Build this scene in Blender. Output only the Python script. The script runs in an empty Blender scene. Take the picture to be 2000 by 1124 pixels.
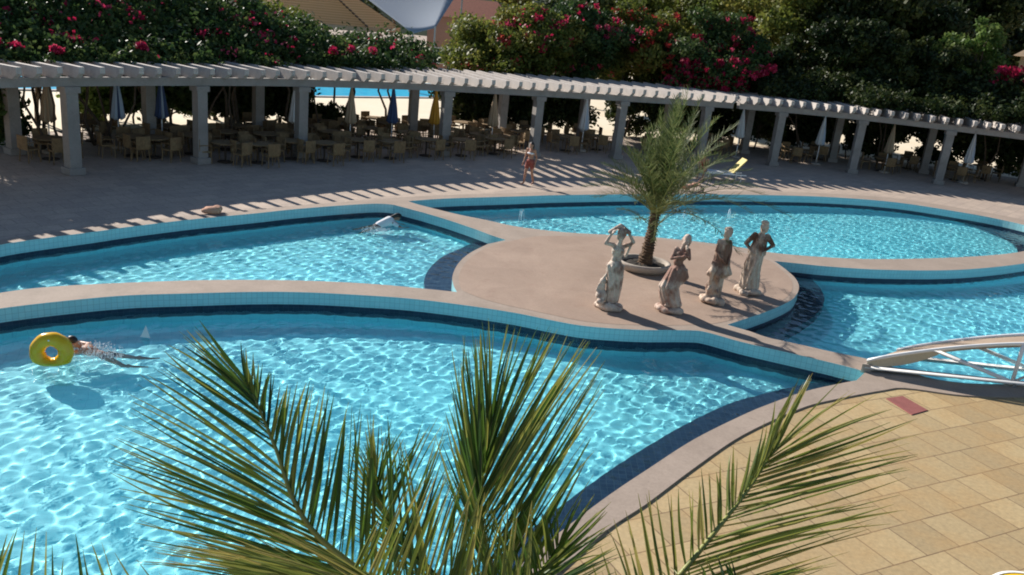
import bpy, bmesh, math, random
import numpy as np
from mathutils import Vector, Matrix, geometry
R = math.radians
rnd = random.Random(7)
rng = np.random.default_rng(7)
SC = bpy.context.scene
COL = SC.collection

# ------------------------------------------------------------------ camera
CAM_H, FPX, PITCH, ROLL = 6.4, 1650.0, math.atan(539 / 1650.0), R(6.0)
cd = bpy.data.cameras.new('camera'); cam = bpy.data.objects.new('camera', cd); COL.objects.link(cam)
cd.sensor_width = 36; cd.lens = FPX / 2000 * 36; cd.clip_end = 900; cd.clip_start = .05
FW = Vector((0, math.cos(PITCH), -math.sin(PITCH)))
_r0 = Vector((1, 0, 0)); _u0 = _r0.cross(FW)
RT = math.cos(ROLL) * _r0 + math.sin(ROLL) * _u0
UP = -math.sin(ROLL) * _r0 + math.cos(ROLL) * _u0
CP = Vector((0, 0, CAM_H))
cam.matrix_world = Matrix(((RT.x, UP.x, -FW.x, CP.x), (RT.y, UP.y, -FW.y, CP.y), (RT.z, UP.z, -FW.z, CP.z), (0, 0, 0, 1)))
SC.camera = cam

# ------------------------------------------------------------------ sun and sky
SUN_EL, SH_AZ = 28.5, -40.0                     # sun height; direction shadows run on the ground
to_sun = Vector((-math.cos(R(SH_AZ)) * math.cos(R(SUN_EL)), -math.sin(R(SH_AZ)) * math.cos(R(SUN_EL)), math.sin(R(SUN_EL))))
W = bpy.data.worlds.new('World'); SC.world = W; W.use_nodes = True
wn = W.node_tree.nodes; wn.clear()
sky = wn.new('ShaderNodeTexSky'); sky.sky_type = 'NISHITA'; sky.sun_disc = False
sky.sun_elevation = R(SUN_EL); sky.sun_rotation = math.atan2(to_sun.x, to_sun.y)
sky.dust_density = .2; sky.ozone_density = 3.0; sky.air_density = 1.1
bg = wn.new('ShaderNodeBackground'); bg.inputs['Strength'].default_value = .065
wo = wn.new('ShaderNodeOutputWorld')
W.node_tree.links.new(sky.outputs[0], bg.inputs['Color']); W.node_tree.links.new(bg.outputs[0], wo.inputs['Surface'])
sl = bpy.data.lights.new('sun', 'SUN'); sl.energy = 5.0; sl.angle = R(.5); sl.color = (1, .94, .86)
so = bpy.data.objects.new('sun', sl); COL.objects.link(so)
so.rotation_euler = to_sun.to_track_quat('Z', 'Y').to_euler()
try: sl.cycles.is_caustics_light = True
except Exception: pass

# ------------------------------------------------------------------ view
SC.view_settings.view_transform = 'Standard'; SC.view_settings.look = 'None'
SC.view_settings.exposure = 0.62; SC.view_settings.gamma = 1.0
SC.render.engine = 'CYCLES'
SC.cycles.max_bounces = 12; SC.cycles.diffuse_bounces = 5; SC.cycles.glossy_bounces = 5; SC.cycles.transparent_max_bounces = 24; SC.cycles.transmission_bounces = 10
SC.cycles.caustics_reflective = True; SC.cycles.caustics_refractive = True
SC.cycles.use_denoising = True
SC.cycles.sample_clamp_indirect = 6
SC.cycles.filter_width = 1.9

# ------------------------------------------------------------------ helpers
def G(px, py, z=0.0):
    """point of the photograph -> point on the level z"""
    d = FW * FPX + RT * (px - 1000) + UP * (562 - py)
    return CP + d * ((z - CAM_H) / d.z)
def DP(px, py, dist):
    return CP + (FW * FPX + RT * (px - 1000) + UP * (562 - py)) / FPX * dist

def tag(o, label=None, cat=None, group=None, kind=None):
    if label: o['label'] = label
    if cat: o['category'] = cat
    if group: o['group'] = group
    if kind: o['kind'] = kind
    return o
def empty(name, loc=(0, 0, 0), rz=0.0, label=None, cat=None, group=None):
    o = bpy.data.objects.new(name, None); COL.objects.link(o)
    o.location = loc; o.rotation_euler = (0, 0, rz); o.empty_display_size = .2
    return tag(o, label, cat, group)
def kids(o): return [c for c in COL.objects if c.parent == o]
def copy_tree(o, ch=None, parent=None):
    c = o.copy(); COL.objects.link(c)
    if parent is not None: c.parent = parent
    for k in CH.get(o.name, []): copy_tree(k, None, c)
    return c
CH = {}
def mesh_obj(name, me, mat=None, parent=None, loc=None, rot=None):
    o = bpy.data.objects.new(name, me); COL.objects.link(o)
    if mat is not None:
        for m in (mat if isinstance(mat, (list, tuple)) else [mat]): me.materials.append(m)
    if parent is not None:
        o.parent = parent; CH.setdefault(parent.name, []).append(o)
    if loc is not None: o.location = loc
    if rot is not None: o.rotation_euler = rot
    return o

class MB:
    """collects shapes, built as one mesh"""
    def __init__(s): s.v = []; s.f = []; s.m = []; s.sm = []; s.mi = 0; s.smooth = False
    def add(s, vs, fs):
        b = len(s.v); s.v += [tuple(p) for p in vs]
        for f in fs: s.f.append(tuple(b + i for i in f)); s.m.append(s.mi); s.sm.append(s.smooth)
        return s
    def box(s, c, d, rz=0.0, M=None):
        x, y, z = d[0] / 2, d[1] / 2, d[2] / 2
        vs = [Vector((sx * x, sy * y, sz * z)) for sz in (-1, 1) for sx, sy in ((-1, -1), (1, -1), (1, 1), (-1, 1))]
        Q = M or Matrix.Rotation(rz, 3, 'Z')
        vs = [Q @ v + Vector(c) for v in vs]
        return s.add(vs, [(3, 2, 1, 0), (4, 5, 6, 7), (0, 1, 5, 4), (1, 2, 6, 5), (2, 3, 7, 6), (3, 0, 4, 7)])
    def bar(s, a, b, w, h=None):
        a, b = Vector(a), Vector(b); d = b - a
        q = d.to_track_quat('Y', 'Z').to_matrix()
        return s.box((a + b) / 2, (w, d.length, h or w), M=q)
    def tube(s, pts, r, n=8, cap=True):
        pts = [Vector(p) for p in pts]; rr = r if isinstance(r, (list, tuple)) else [r] * len(pts)
        vs = []; up = None
        for i, p in enumerate(pts):
            t = (pts[min(i + 1, len(pts) - 1)] - pts[max(i - 1, 0)]).normalized()
            if up is None: up = t.orthogonal().normalized()
            up = (up - t * up.dot(t)).normalized(); w = t.cross(up)
            vs += [p + (up * math.cos(2 * math.pi * k / n) + w * math.sin(2 * math.pi * k / n)) * rr[i] for k in range(n)]
        fs = [(i * n + k, i * n + (k + 1) % n, (i + 1) * n + (k + 1) % n, (i + 1) * n + k) for i in range(len(pts) - 1) for k in range(n)]
        if cap: fs += [tuple(reversed(range(n))), tuple((len(pts) - 1) * n + k for k in range(n))]
        return s.add(vs, fs)
    def lathe(s, prof, c=(0, 0, 0), n=24, M=None):
        vs = []
        for r, z in prof:
            for k in range(n):
                v = Vector((r * math.cos(2 * math.pi * k / n), r * math.sin(2 * math.pi * k / n), z))
                if M: v = M @ v
                vs.append(v + Vector(c))
        fs = [(i * n + k, i * n + (k + 1) % n, (i + 1) * n + (k + 1) % n, (i + 1) * n + k) for i in range(len(prof) - 1) for k in range(n)]
        return s.add(vs, fs)
    def build(s, name, mat=None, parent=None, loc=None, rot=None):
        me = bpy.data.meshes.new(name); me.from_pydata(s.v, [], s.f)
        me.polygons.foreach_set('material_index', s.m); me.polygons.foreach_set('use_smooth', s.sm); me.update()
        return mesh_obj(name, me, mat, parent, loc, rot)

def np_mesh(name, V, F, mat, parent=None, smooth=False, mi=None, attr=None):
    """V (n,3), F (m,4) or (m,3) arrays"""
    me = bpy.data.meshes.new(name); k = F.shape[1]
    me.vertices.add(len(V)); me.vertices.foreach_set('co', V.astype(np.float32).ravel())
    me.loops.add(F.size); me.loops.foreach_set('vertex_index', F.astype(np.int32).ravel())
    me.polygons.add(len(F)); me.polygons.foreach_set('loop_start', (np.arange(len(F)) * k).astype(np.int32))
    me.polygons.foreach_set('loop_total', np.full(len(F), k, np.int32))
    me.update(calc_edges=True)
    me.polygons.foreach_set('use_smooth', np.full(len(F), smooth))
    if mi is not None: me.polygons.foreach_set('material_index', mi.astype(np.int32))
    if attr is not None:
        a = me.attributes.new('tone', 'FLOAT', 'FACE'); a.data.foreach_set('value', attr.astype(np.float32))
    return mesh_obj(name, me, mat, parent)

def spline(pts, n=10, closed=False):
    """Catmull-Rom through pts"""
    P = [Vector(p) for p in pts]; N = len(P); out = []
    seg = N if closed else N - 1
    for i in range(seg):
        if closed: p0, p1, p2, p3 = P[i - 1], P[i], P[(i + 1) % N], P[(i + 2) % N]
        else: p0, p1, p2, p3 = P[max(i - 1, 0)], P[i], P[i + 1], P[min(i + 2, N - 1)]
        for k in range(n):
            t = k / n
            out.append(.5 * ((2 * p1) + (p2 - p0) * t + (2 * p0 - 5 * p1 + 4 * p2 - p3) * t * t + (3 * p1 - p0 - 3 * p2 + p3) * t ** 3))
    if not closed: out.append(P[-1].copy())
    return out

# ------------------------------------------------------------------ materials
def mat(name, col=(.5, .5, .5), rough=.6, **kw):
    m = bpy.data.materials.new(name); m.use_nodes = True
    b = m.node_tree.nodes['Principled BSDF']; b.inputs['Base Color'].default_value = (*col, 1); b.inputs['Roughness'].default_value = rough
    for k, v in kw.items(): b.inputs[k.replace('_', ' ')].default_value = v
    return m
def N(m, t, **kw):
    n = m.node_tree.nodes.new(t)
    for k, v in kw.items():
        if k in n.inputs: n.inputs[k].default_value = v
        else: setattr(n, k, v)
    return n
def L(m, a, b): m.node_tree.links.new(a, b)
def mix(m, fac, a, b, mode='MIX'):
    n = N(m, 'ShaderNodeMix', data_type='RGBA', blend_type=mode)
    for i, v in ((0, fac), (6, a), (7, b)):
        if hasattr(v, 'is_linked'): L(m, v, n.inputs[i])
        else: n.inputs[i].default_value = (*v, 1) if i and len(v) == 3 else v
    return n.outputs[2]
def ramp(m, fac, stops):
    n = N(m, 'ShaderNodeValToRGB'); L(m, fac, n.inputs[0]); e = n.color_ramp.elements
    while len(e) < len(stops): e.new(.5)
    for i, (p, c) in enumerate(stops): e[i].position = p; e[i].color = (*c, 1) if len(c) == 3 else c
    return n.outputs[0]
def noise(m, scale, detail=4, rough=.6, vec=None, dist=0.0):
    n = N(m, 'ShaderNodeTexNoise', Scale=scale, Detail=detail, Roughness=rough, Distortion=dist)
    if vec is None: vec = N(m, 'ShaderNodeNewGeometry').outputs['Position']
    L(m, vec, n.inputs['Vector']); return n.outputs[0]
def bump(m, h, s=.3, d=.02):
    n = N(m, 'ShaderNodeBump', Strength=s, Distance=d); L(m, h, n.inputs['Height'])
    L(m, n.outputs[0], m.node_tree.nodes['Principled BSDF'].inputs['Normal'])
def base(m, sock): L(m, sock, m.node_tree.nodes['Principled BSDF'].inputs['Base Color'])
def rotvec(m, rz, scale=(1, 1, 1)):
    g = N(m, 'ShaderNodeNewGeometry'); mp = N(m, 'ShaderNodeMapping'); mp.vector_type = 'TEXTURE'
    mp.inputs['Rotation'].default_value = (0, 0, rz); mp.inputs['Scale'].default_value = scale
    L(m, g.outputs['Position'], mp.inputs['Vector']); return mp.outputs[0]

def paving(name, c1, c2, mortar, rz, w, h, stain=(.7, .6, .45), sf=.5, ms=.012):
    m = mat(name, rough=.8); v = rotvec(m, rz)
    br = N(m, 'ShaderNodeTexBrick', Scale=1.0); br.offset = .5; br.squash = 1
    br.inputs['Color1'].default_value = (*c1, 1); br.inputs['Color2'].default_value = (*c2, 1); br.inputs['Mortar'].default_value = (*mortar, 1)
    br.inputs['Mortar Size'].default_value = ms; br.inputs['Mortar Smooth'].default_value = .4; br.inputs['Bias'].default_value = 0
    br.inputs['Brick Width'].default_value = w; br.inputs['Row Height'].default_value = h
    L(m, v, br.inputs['Vector'])
    n1 = noise(m, 1.1, 5, .65); n2 = noise(m, 14, 4, .7)
    c = mix(m, ramp(m, n1, [(.42, (0, 0, 0)), (.66, (sf, sf, sf))]), br.outputs['Color'], stain)
    c = mix(m, 1.0, c, ramp(m, n2, [(.25, (.78, .78, .78)), (.75, (1.14, 1.14, 1.14))]), 'MULTIPLY')
    base(m, c); bump(m, n2, .25, .01); return m

M = {}
M['near_paving'] = paving('yellow sandstone slabs', (.49, .365, .19), (.37, .27, .14), (.19, .125, .065), R(28), .66, .66, (.46, .28, .11), .45)
M['far_paving'] = paving('pale stone slabs', (.52, .41, .32), (.43, .34, .275), (.27, .215, .17), R(50), .8, .5, (.34, .27, .22), .5)
def concrete(name, a, b, dark, sc=.9):
    m = mat(name, rough=.85); n1 = noise(m, sc, 6, .62, dist=.6); n2 = noise(m, 22, 4, .7); n3 = noise(m, 3.3, 5, .7)
    c = ramp(m, n1, [(.3, a), (.68, b)])
    c = mix(m, ramp(m, n3, [(.56, (0, 0, 0)), (.8, (.55, .55, .55))]), c, dark)
    c = mix(m, 1.0, c, ramp(m, n2, [(.25, (.85, .85, .85)), (.75, (1.1, 1.1, 1.1))]), 'MULTIPLY')
    base(m, c); bump(m, n2, .3, .01); return m
M['coping'] = concrete('pinkish concrete coping', (.30, .235, .185), (.38, .30, .24), (.20, .155, .125), 1.1)
M['island'] = concrete('brown concrete of the island', (.30, .21, .155), (.39, .28, .21), (.27, .155, .11), .7)
M['sand'] = concrete('pale sandy terrace', (.80, .67, .48), (.86, .75, .58), (.7, .57, .4), .2)

# ------------------------------------------------------------------ outlines (traced on the ground plane)
def gp(l, z=0.0): return [G(x, y, z) for x, y in l]
A_far = [(-330, 560), (-200, 528), (-90, 505), (12, 479), (187, 455), (250, 446), (375, 431), (500, 419), (575, 411), (675, 403), (735, 400), (768, 402)]
A_div = [(825, 417), (875, 432), (925, 449), (960, 462), (988, 471)]
A_isl = [(952, 479), (917, 497), (895, 517), (884, 540), (885, 558), (892, 573)]
A_near = [(833, 567), (750, 559), (650, 553), (550, 550), (400, 550), (250, 555), (100, 563), (0, 575), (-150, 600), (-330, 650)]
B_far = [(-420, 725), (-200, 655), (-80, 622), (0, 606), (125, 591), (250, 580), (375, 576), (500, 573), (600, 574), (700, 579), (800, 586), (900, 598), (1000, 613), (1080, 629), (1145, 640), (1245, 647), (1345, 648), (1380, 652), (1445, 670), (1500, 683), (1575, 700), (1650, 718), (1690, 729)]
B_near = [(1672, 746), (1640, 752), (1570, 768), (1500, 793), (1450, 814), (1356, 861), (1263, 921), (1193, 968), (1130, 1015), (1060, 1070), (980, 1140), (880, 1230), (700, 1400), (400, 1560), (0, 1560), (-500, 1500), (-900, 1300), (-900, 1000), (-650, 800)]
C_far = [(797, 395), (870, 390), (1000, 386), (1100, 383), (1300, 381), (1500, 383), (1625, 387), (1750, 397), (1875, 416), (1960, 432), (2030, 450), (2060, 466)]
C_near = [(2040, 482), (1985, 495), (1900, 503), (1800, 507), (1700, 508), (1620, 505), (1520, 497), (1445, 485), (1370, 475), (1270, 465), (1120, 457), (1050, 450), (1000, 443), (950, 432), (900, 422), (850, 410), (815, 401)]
D_isl = [(1420, 637), (1495, 612), (1540, 592), (1555, 578), (1560, 562), (1553, 546), (1535, 529), (1512, 512)]
D_far = [(1560, 517), (1620, 523), (1720, 529), (1850, 530), (1950, 523), (2040, 511), (2130, 500), (2260, 520), (2320, 580), (2330, 660), (2300, 720)]
D_near = [(2150, 745), (2000, 752), (1900, 752), (1830, 744), (1770, 728), (1720, 712), (1685, 702), (1625, 690), (1550, 673), (1500, 662), (1465, 650)]

def outline(*runs):
    """each run is smoothed on its own, corners stay between runs"""
    out = []
    for r in runs:
        out += spline(gp(r), 6)[:]
    # drop near-duplicates
    res = [out[0]]
    for p in out[1:]:
        if (p - res[-1]).length > .03: res.append(p)
    if (res[0] - res[-1]).length < .03: res.pop()
    return res
PA = outline(A_far, A_div, A_isl, A_near)
PB = outline(B_far, B_near)
PC = outline(C_far, C_near)
PD = outline(D_isl, D_far, D_near)
POOLS = {'A': PA, 'B': PB, 'C': PC, 'D': PD}
def area(p): return sum(p[i - 1].x * p[i].y - p[i].x * p[i - 1].y for i in range(len(p))) / 2
for k in POOLS:
    if area(POOLS[k]) < 0: POOLS[k].reverse()
def inside(poly, X, Y):
    res = np.zeros(X.shape, bool); n = len(poly)
    for i in range(n):
        a, b = poly[i - 1], poly[i]
        c = (a.y > Y) != (b.y > Y)
        with np.errstate(divide='ignore', invalid='ignore'):
            xi = (b.x - a.x) * (Y - a.y) / (b.y - a.y + 1e-12) + a.x
        res ^= c & (X < xi)
    return res
def offset(poly, d):
    """ccw polygon: positive d grows it"""
    out = []; n = len(poly)
    for i in range(n):
        a, p, b = poly[i - 1], poly[i], poly[(i + 1) % n]
        t = ((p - a).normalized() + (b - p).normalized())
        if t.length < 1e-4: t = (b - p)
        t.normalize(); out.append(p + Vector((t.y, -t.x, 0)) * d)
    return out
def sheet(name, loops, z, m, kind='structure', z_side=None):
    loops = [[Vector((p.x, p.y, z)) for p in l] for l in loops]
    tris = geometry.tessellate_polygon(loops)
    vs = [p for l in loops for p in l]; fs = []
    for t in tris:
        a, b, c = (vs[i] for i in t)
        fs.append(t if (b - a).cross(c - a).z > 0 else (t[0], t[2], t[1]))
    mb = MB(); mb.add(vs, fs)
    if z_side is not None:
        for l in loops[:1]:
            n = len(l); vv = l + [Vector((p.x, p.y, z_side)) for p in l]
            mb.add(vv, [(i, (i + 1) % n, n + (i + 1) % n, n + i) for i in range(n)])
    o = mb.build(name, m)
    if kind: o['kind'] = kind
    return o

WATER_Z, FLOOR_Z, TOP = -.34, -1.05, .03
holes = [POOLS[k] for k in 'ABCD']
grow = [offset(p, .10) for p in holes]
big = [Vector(p) for p in ((-300, -60, 0), (300, -60, 0), (300, 500, 0), (-300, 500, 0))]

# coping: outer outline of the whole pool complex
cop_out = spline(gp([(-420, 560), (-200, 517), (-90, 494), (12, 469), (187, 446), (375, 423), (575, 404), (680, 396), (760, 389), (870, 383), (1000, 379), (1100, 376), (1300, 374), (1500, 376), (1625, 380), (1750, 389), (1875, 408), (1960, 423), (2060, 445), (2150, 472), (2330, 500), (2420, 580), (2420, 680), (2360, 750), (2150, 775), (1990, 778), (1880, 775), (1770, 761), (1725, 765), (1625, 784), (1560, 802), (1450, 853), (1356, 917), (1263, 987), (1193, 1033), (1120, 1095), (1040, 1170), (940, 1270), (760, 1460), (400, 1700), (0, 1700), (-700, 1600), (-1100, 1300), (-1100, 1000), (-800, 790), (-560, 640)]), 5, True)
if area(cop_out) < 0: cop_out.reverse()
ground = sheet('ground', [big, cop_out], -.012, M['far_paving'])
coping = sheet('pool_coping', [cop_out] + holes, TOP, M['coping'], z_side=-.1)
# near deck of yellow slabs, on the camera's side of the coping
nd = [p for p in cop_out]
i0 = min(range(len(nd)), key=lambda i: (nd[i] - G(2420, 680)).length)
i1 = min(range(len(nd)), key=lambda i: (nd[i] - G(0, 1700)).length)
seq = []; i = i0
step = 1 if nd[(i0 + 3) % len(nd)].y < nd[i0].y else -1
while i != i1: seq.append(nd[i]); i = (i + step) % len(nd)
seq.append(nd[i1])
nearpoly = [Vector((30, nd[i0].y, 0))] + seq + [Vector((nd[i1].x, -20, 0)), Vector((30, -20, 0))]
sheet('near_deck', [nearpoly], .004, M['near_paving'])

# island disc
isl_px = [(1420, 637), (1495, 612), (1540, 592), (1555, 578), (1560, 562), (1553, 546), (1535, 529), (1505, 509), (1440, 491), (1370, 477), (1270, 467), (1150, 462), (1050, 461), (988, 471), (952, 480), (917, 497), (895, 517), (884, 540), (887, 565), (905, 578), (960, 597), (1050, 617), (1145, 636), (1245, 643), (1345, 643)]
isl = spline(gp(isl_px), 5, True)
if area(isl) < 0: isl.reverse()
sheet('island', [offset(isl, -.16)], TOP + .004, M['island'])

# pool walls and floors -------------------------------------------------
def tilemat(name, c, c2, sc, grout, rough=.25):
    m = mat(name, rough=rough)
    uv = N(m, 'ShaderNodeUVMap'); br = N(m, 'ShaderNodeTexBrick', Scale=sc); br.offset = 0; br.squash = 1
    br.inputs['Color1'].default_value = (*c, 1); br.inputs['Color2'].default_value = (*c2, 1); br.inputs['Mortar'].default_value = (*grout, 1)
    br.inputs['Mortar Size'].default_value = .03; br.inputs['Brick Width'].default_value = 1; br.inputs['Row Height'].default_value = 1
    L(m, uv.outputs[0], br.inputs['Vector']); base(m, br.outputs['Color']); return m
M['light_tile'] = tilemat('pale sea green pool tiles', (.34, .66, .70), (.40, .71, .74), 9, (.22, .42, .45))
M['navy_tile'] = tilemat('navy pool tiles', (.012, .03, .06), (.02, .045, .085), 9, (.05, .08, .11))
def floor_mat():
    m = mat('light blue pool floor', rough=.5); v = rotvec(m, R(20))
    br = N(m, 'ShaderNodeTexBrick', Scale=5.0); br.offset = 0
    br.inputs['Color1'].default_value = (.27, .80, .88, 1); br.inputs['Color2'].default_value = (.30, .83, .90, 1); br.inputs['Mortar'].default_value = (.20, .66, .77, 1)
    br.inputs['Brick Width'].default_value = 1; br.inputs['Row Height'].default_value = 1; br.inputs['Mortar Size'].default_value = .02
    L(m, v, br.inputs['Vector']); base(m, br.outputs['Color']); return m
M['floor'] = floor_mat()
def basin(name, poly, floor_z=FLOOR_Z):
    n = len(poly); zs = [TOP, -.26, -.74, floor_z]; ms = [0, 1, 2]
    me = bpy.data.meshes.new(name); vs = []; fs = []; mi = []; uvs = []
    acc = [0.0]
    for i in range(n): acc.append(acc[-1] + (poly[(i + 1) % n] - poly[i]).length)
    for z in zs: vs += [(p.x, p.y, z) for p in poly]
    for j in range(3):
        for i in range(n):
            k = (i + 1) % n
            fs.append((j * n + k, j * n + i, (j + 1) * n + i, (j + 1) * n + k)); mi.append(j)
            uvs += [(acc[i + 1], zs[j]), (acc[i], zs[j]), (acc[i], zs[j + 1]), (acc[i + 1], zs[j + 1])]
    for t in geometry.tessellate_polygon([[Vector((p.x, p.y, floor_z)) for p in poly]]):
        a, b, c = (Vector(vs[3 * n + q]) for q in t)
        if (b - a).cross(c - a).z < 0: t = (t[0], t[2], t[1])
        fs.append(tuple(3 * n + q for q in t)); mi.append(2); uvs += [(0, 0)] * 3
    me.from_pydata(vs, [], fs); me.polygons.foreach_set('material_index', mi)
    ul = me.uv_layers.new(name='UVMap'); ul.data.foreach_set('uv', [c for u in uvs for c in u]); me.update()
    o = mesh_obj(name, me, [M['light_tile'], M['navy_tile'], M['floor']]); o['kind'] = 'structure'
    try: o.cycles.is_caustics_receiver = True
    except Exception: pass
    return o
for k in 'ABCD': basin('pool_basin', POOLS[k])

# submerged ledges of navy tiles
def ledge(name, inner, outer, z):
    """strip between two open runs of points"""
    n = min(len(inner), len(outer)); mb = MB()
    vs = [Vector((p.x, p.y, z)) for p in inner[:n]] + [Vector((p.x, p.y, z)) for p in outer[:n]] + [Vector((p.x, p.y, FLOOR_Z - .02)) for p in outer[:n]]
    mb.add(vs, [(i, i + 1, n + i + 1, n + i) for i in range(n - 1)] + [(n + i, n + i + 1, 2 * n + i + 1, 2 * n + i) for i in range(n - 1)])
    o = mb.build(name, M['navy_tile']); me = o.data; ul = me.uv_layers.new(name='UVMap')
    for lp in me.loops: c = me.vertices[lp.vertex_index].co; ul.data[lp.index].uv = (c.x, c.y + c.z)
    o['kind'] = 'structure'
    try: o.cycles.is_caustics_receiver = True
    except Exception: pass
    return o
def run(l, n=8): return spline(gp(l), n)

# water -----------------------------------------------------------------
def water_mat():
    m = bpy.data.materials.new('pool water'); m.use_nodes = True; nt = m.node_tree; nt.nodes.clear()
    o = N(m, 'ShaderNodeOutputMaterial'); g = N(m, 'ShaderNodeBsdfGlass', IOR=1.333, Roughness=0.0)
    g.inputs['Color'].default_value = (.93, .99, 1, 1)
    L(m, g.outputs[0], o.inputs['Surface']); return m
M['water'] = water_mat()
_w = []
for i in range(60):
    lam = .165 * (2.6 ** (rng.random() * 1.25)); k = 2 * math.pi / lam; a = rng.random() * 2 * math.pi
    _w.append((k * math.cos(a), k * math.sin(a), rng.random() * 6.28, 0.00122 * (lam / .5) ** 1.15))
def water(poly, name='pool_water', step=.045, amp=1.0):
    q = offset(poly, .22); xs = [p.x for p in q]; ys = [p.y for p in q]
    x0, x1, y0, y1 = min(xs), max(xs), min(ys), max(ys)
    x0 = max(x0, -16); y0 = max(y0, 5.5); x1 = min(x1, 21)
    nx, ny = int((x1 - x0) / step) + 1, int((y1 - y0) / step) + 1
    X, Y = np.meshgrid(x0 + np.arange(nx) * step, y0 + np.arange(ny) * step)
    Z = np.zeros_like(X)
    for kx, ky, ph, a in _w: Z += a * np.sin(kx * X + ky * Y + ph)
    # patches of livelier water
    env = .72 + .16 * np.sin(.55 * X + .3 * Y) * np.sin(.43 * Y - .21 * X + 1) 
    Z *= env * amp
    idx = np.arange(nx * ny).reshape(ny, nx)
    cx, cy = X[:-1, :-1] + step / 2, Y[:-1, :-1] + step / 2
    keep = inside(q, cx, cy)
    F = np.stack([idx[:-1, :-1][keep], idx[:-1, 1:][keep], idx[1:, 1:][keep], idx[1:, :-1][keep]], 1)
    V = np.stack([X.ravel(), Y.ravel(), WATER_Z + Z.ravel()], 1)
    used = np.unique(F); rem = np.full(len(V), -1); rem[used] = np.arange(len(used))
    o = np_mesh(name, V[used], rem[F], M['water'], smooth=True)
    o['kind'] = 'structure'
    try: o.cycles.is_caustics_caster = True
    except Exception: pass
    return o
for k in 'ABCD': water(POOLS[k], step=.036 if k == 'B' else .045)

# ledges: beside the near shore of the front pool, and on both sides of the island
def ledge_px(inner, outer):
    ledge('pool_ledge', run(inner), spline(gp(outer, -.40), 8), -.44)
ledge_px([(1690, 736), (1640, 752), (1570, 768), (1500, 793), (1450, 814), (1356, 861), (1263, 921), (1193, 968), (1130, 1015), (1040, 1086), (960, 1158), (860, 1250)],
         [(1670, 735), (1610, 746), (1545, 758), (1485, 773), (1420, 792), (1325, 838), (1228, 896), (1155, 945), (1090, 994), (1000, 1064), (920, 1134), (820, 1220)])
ledge_px([(960, 474), (930, 489), (905, 506), (888, 528), (883, 550), (892, 575)], [(940, 470), (900, 487), (862, 505), (838, 528), (828, 550), (832, 572)])
ledge_px([(1400, 645), (1450, 630), (1500, 611), (1542, 591), (1560, 563), (1540, 533), (1510, 510)], [(1440, 680), (1525, 655), (1565, 636), (1600, 610), (1609, 580), (1585, 548), (1545, 520)])

def pool_steps():
    e = run([(1870, 416), (1930, 426), (1990, 438), (2040, 455), (2060, 468), (2035, 484), (1990, 495)]); o = spline(gp([(1850, 425), (1885, 436), (1920, 448), (1950, 460), (1975, 472), (1985, 482), (1988, 492)], -.40), 8)
    for j in range(4):
        a, b = j / 4, (j + 1) / 4; f = lambda t: [p.lerp(q, t) for p, q in zip(e, o)]
        ledge('pool_step', f(a), f(b), -.40 - .13 * j)
pool_steps()

# ------------------------------------------------------------------ materials of the things
def leafmat(name, a, b, c, trans=.35, rough=.5, spec=.22):
    m = bpy.data.materials.new(name); m.use_nodes = True; nt = m.node_tree; p = nt.nodes['Principled BSDF']; o = nt.nodes['Material Output']
    at = N(m, 'ShaderNodeAttribute'); at.attribute_name = 'tone'
    col = ramp(m, at.outputs['Fac'], [(0.0, a), (.5, b), (1.0, c)])
    L(m, col, p.inputs['Base Color']); p.inputs['Roughness'].default_value = rough; p.inputs['Specular IOR Level'].default_value = spec
    t = N(m, 'ShaderNodeBsdfTranslucent'); L(m, col, t.inputs['Color'])
    mx = N(m, 'ShaderNodeMixShader'); mx.inputs[0].default_value = trans
    L(m, p.outputs[0], mx.inputs[1]); L(m, t.outputs[0], mx.inputs[2]); L(m, mx.outputs[0], o.inputs['Surface']); return m
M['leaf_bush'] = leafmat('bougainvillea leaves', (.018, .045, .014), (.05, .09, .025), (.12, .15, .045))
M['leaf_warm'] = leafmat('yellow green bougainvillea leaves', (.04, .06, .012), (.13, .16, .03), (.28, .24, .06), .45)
M['bract'] = leafmat('crimson bougainvillea bracts', (.22, .01, .03), (.50, .02, .08), (.66, .12, .20), .4)
M['bract_red'] = leafmat('brick red bracts', (.30, .03, .03), (.45, .05, .045), (.5, .10, .06), .4)
M['leaf_dark'] = leafmat('dark tree leaves', (.010, .020, .007), (.030, .048, .012), (.08, .09, .022), .3)
M['leaf_light'] = leafmat('light green leaves', (.04, .085, .015), (.11, .18, .04), (.24, .30, .08), .4)
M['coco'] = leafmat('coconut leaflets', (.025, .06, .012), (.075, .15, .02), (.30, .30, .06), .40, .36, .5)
M['coco_gold'] = leafmat('golden green coconut leaflets', (.08, .12, .018), (.18, .22, .04), (.40, .34, .10), .42, .38, .45)  # yellower, lighter leaf tone for some of the fronds
M['coco_dry'] = leafmat('yellow tipped leaflets', (.2, .19, .04), (.33, .26, .05), (.42, .28, .06), .3)
M['rachis'] = mat('frond midrib', (.26, .27, .07), .45)
M['phoenix'] = leafmat('grey green palm leaflets', (.028, .048, .014), (.07, .105, .03), (.20, .22, .09), .35)
def bark(name, a, b):
    m = mat(name, rough=.95); n = noise(m, 9, 6, .7); base(m, ramp(m, n, [(.3, a), (.7, b)])); bump(m, n, .8, .05); return m
M['bark'] = bark('brown bark', (.05, .035, .025), (.14, .10, .07))
M['palm_bark'] = bark('shaggy palm trunk', (.045, .028, .018), (.16, .095, .05))
M['pergola'] = concrete('weathered concrete with shade in its tone', (.24, .22, .20), (.32, .29, .265), (.13, .12, .11), 1.4)  # posts and beams: colour lowered so that shade is painted in
M['rafter'] = concrete('concrete with sunlight in its tone', (.46, .41, .37), (.58, .52, .47), (.22, .19, .17), 2.2)  # lighter than the posts: sunlight on the rafters is put into the colour
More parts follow.
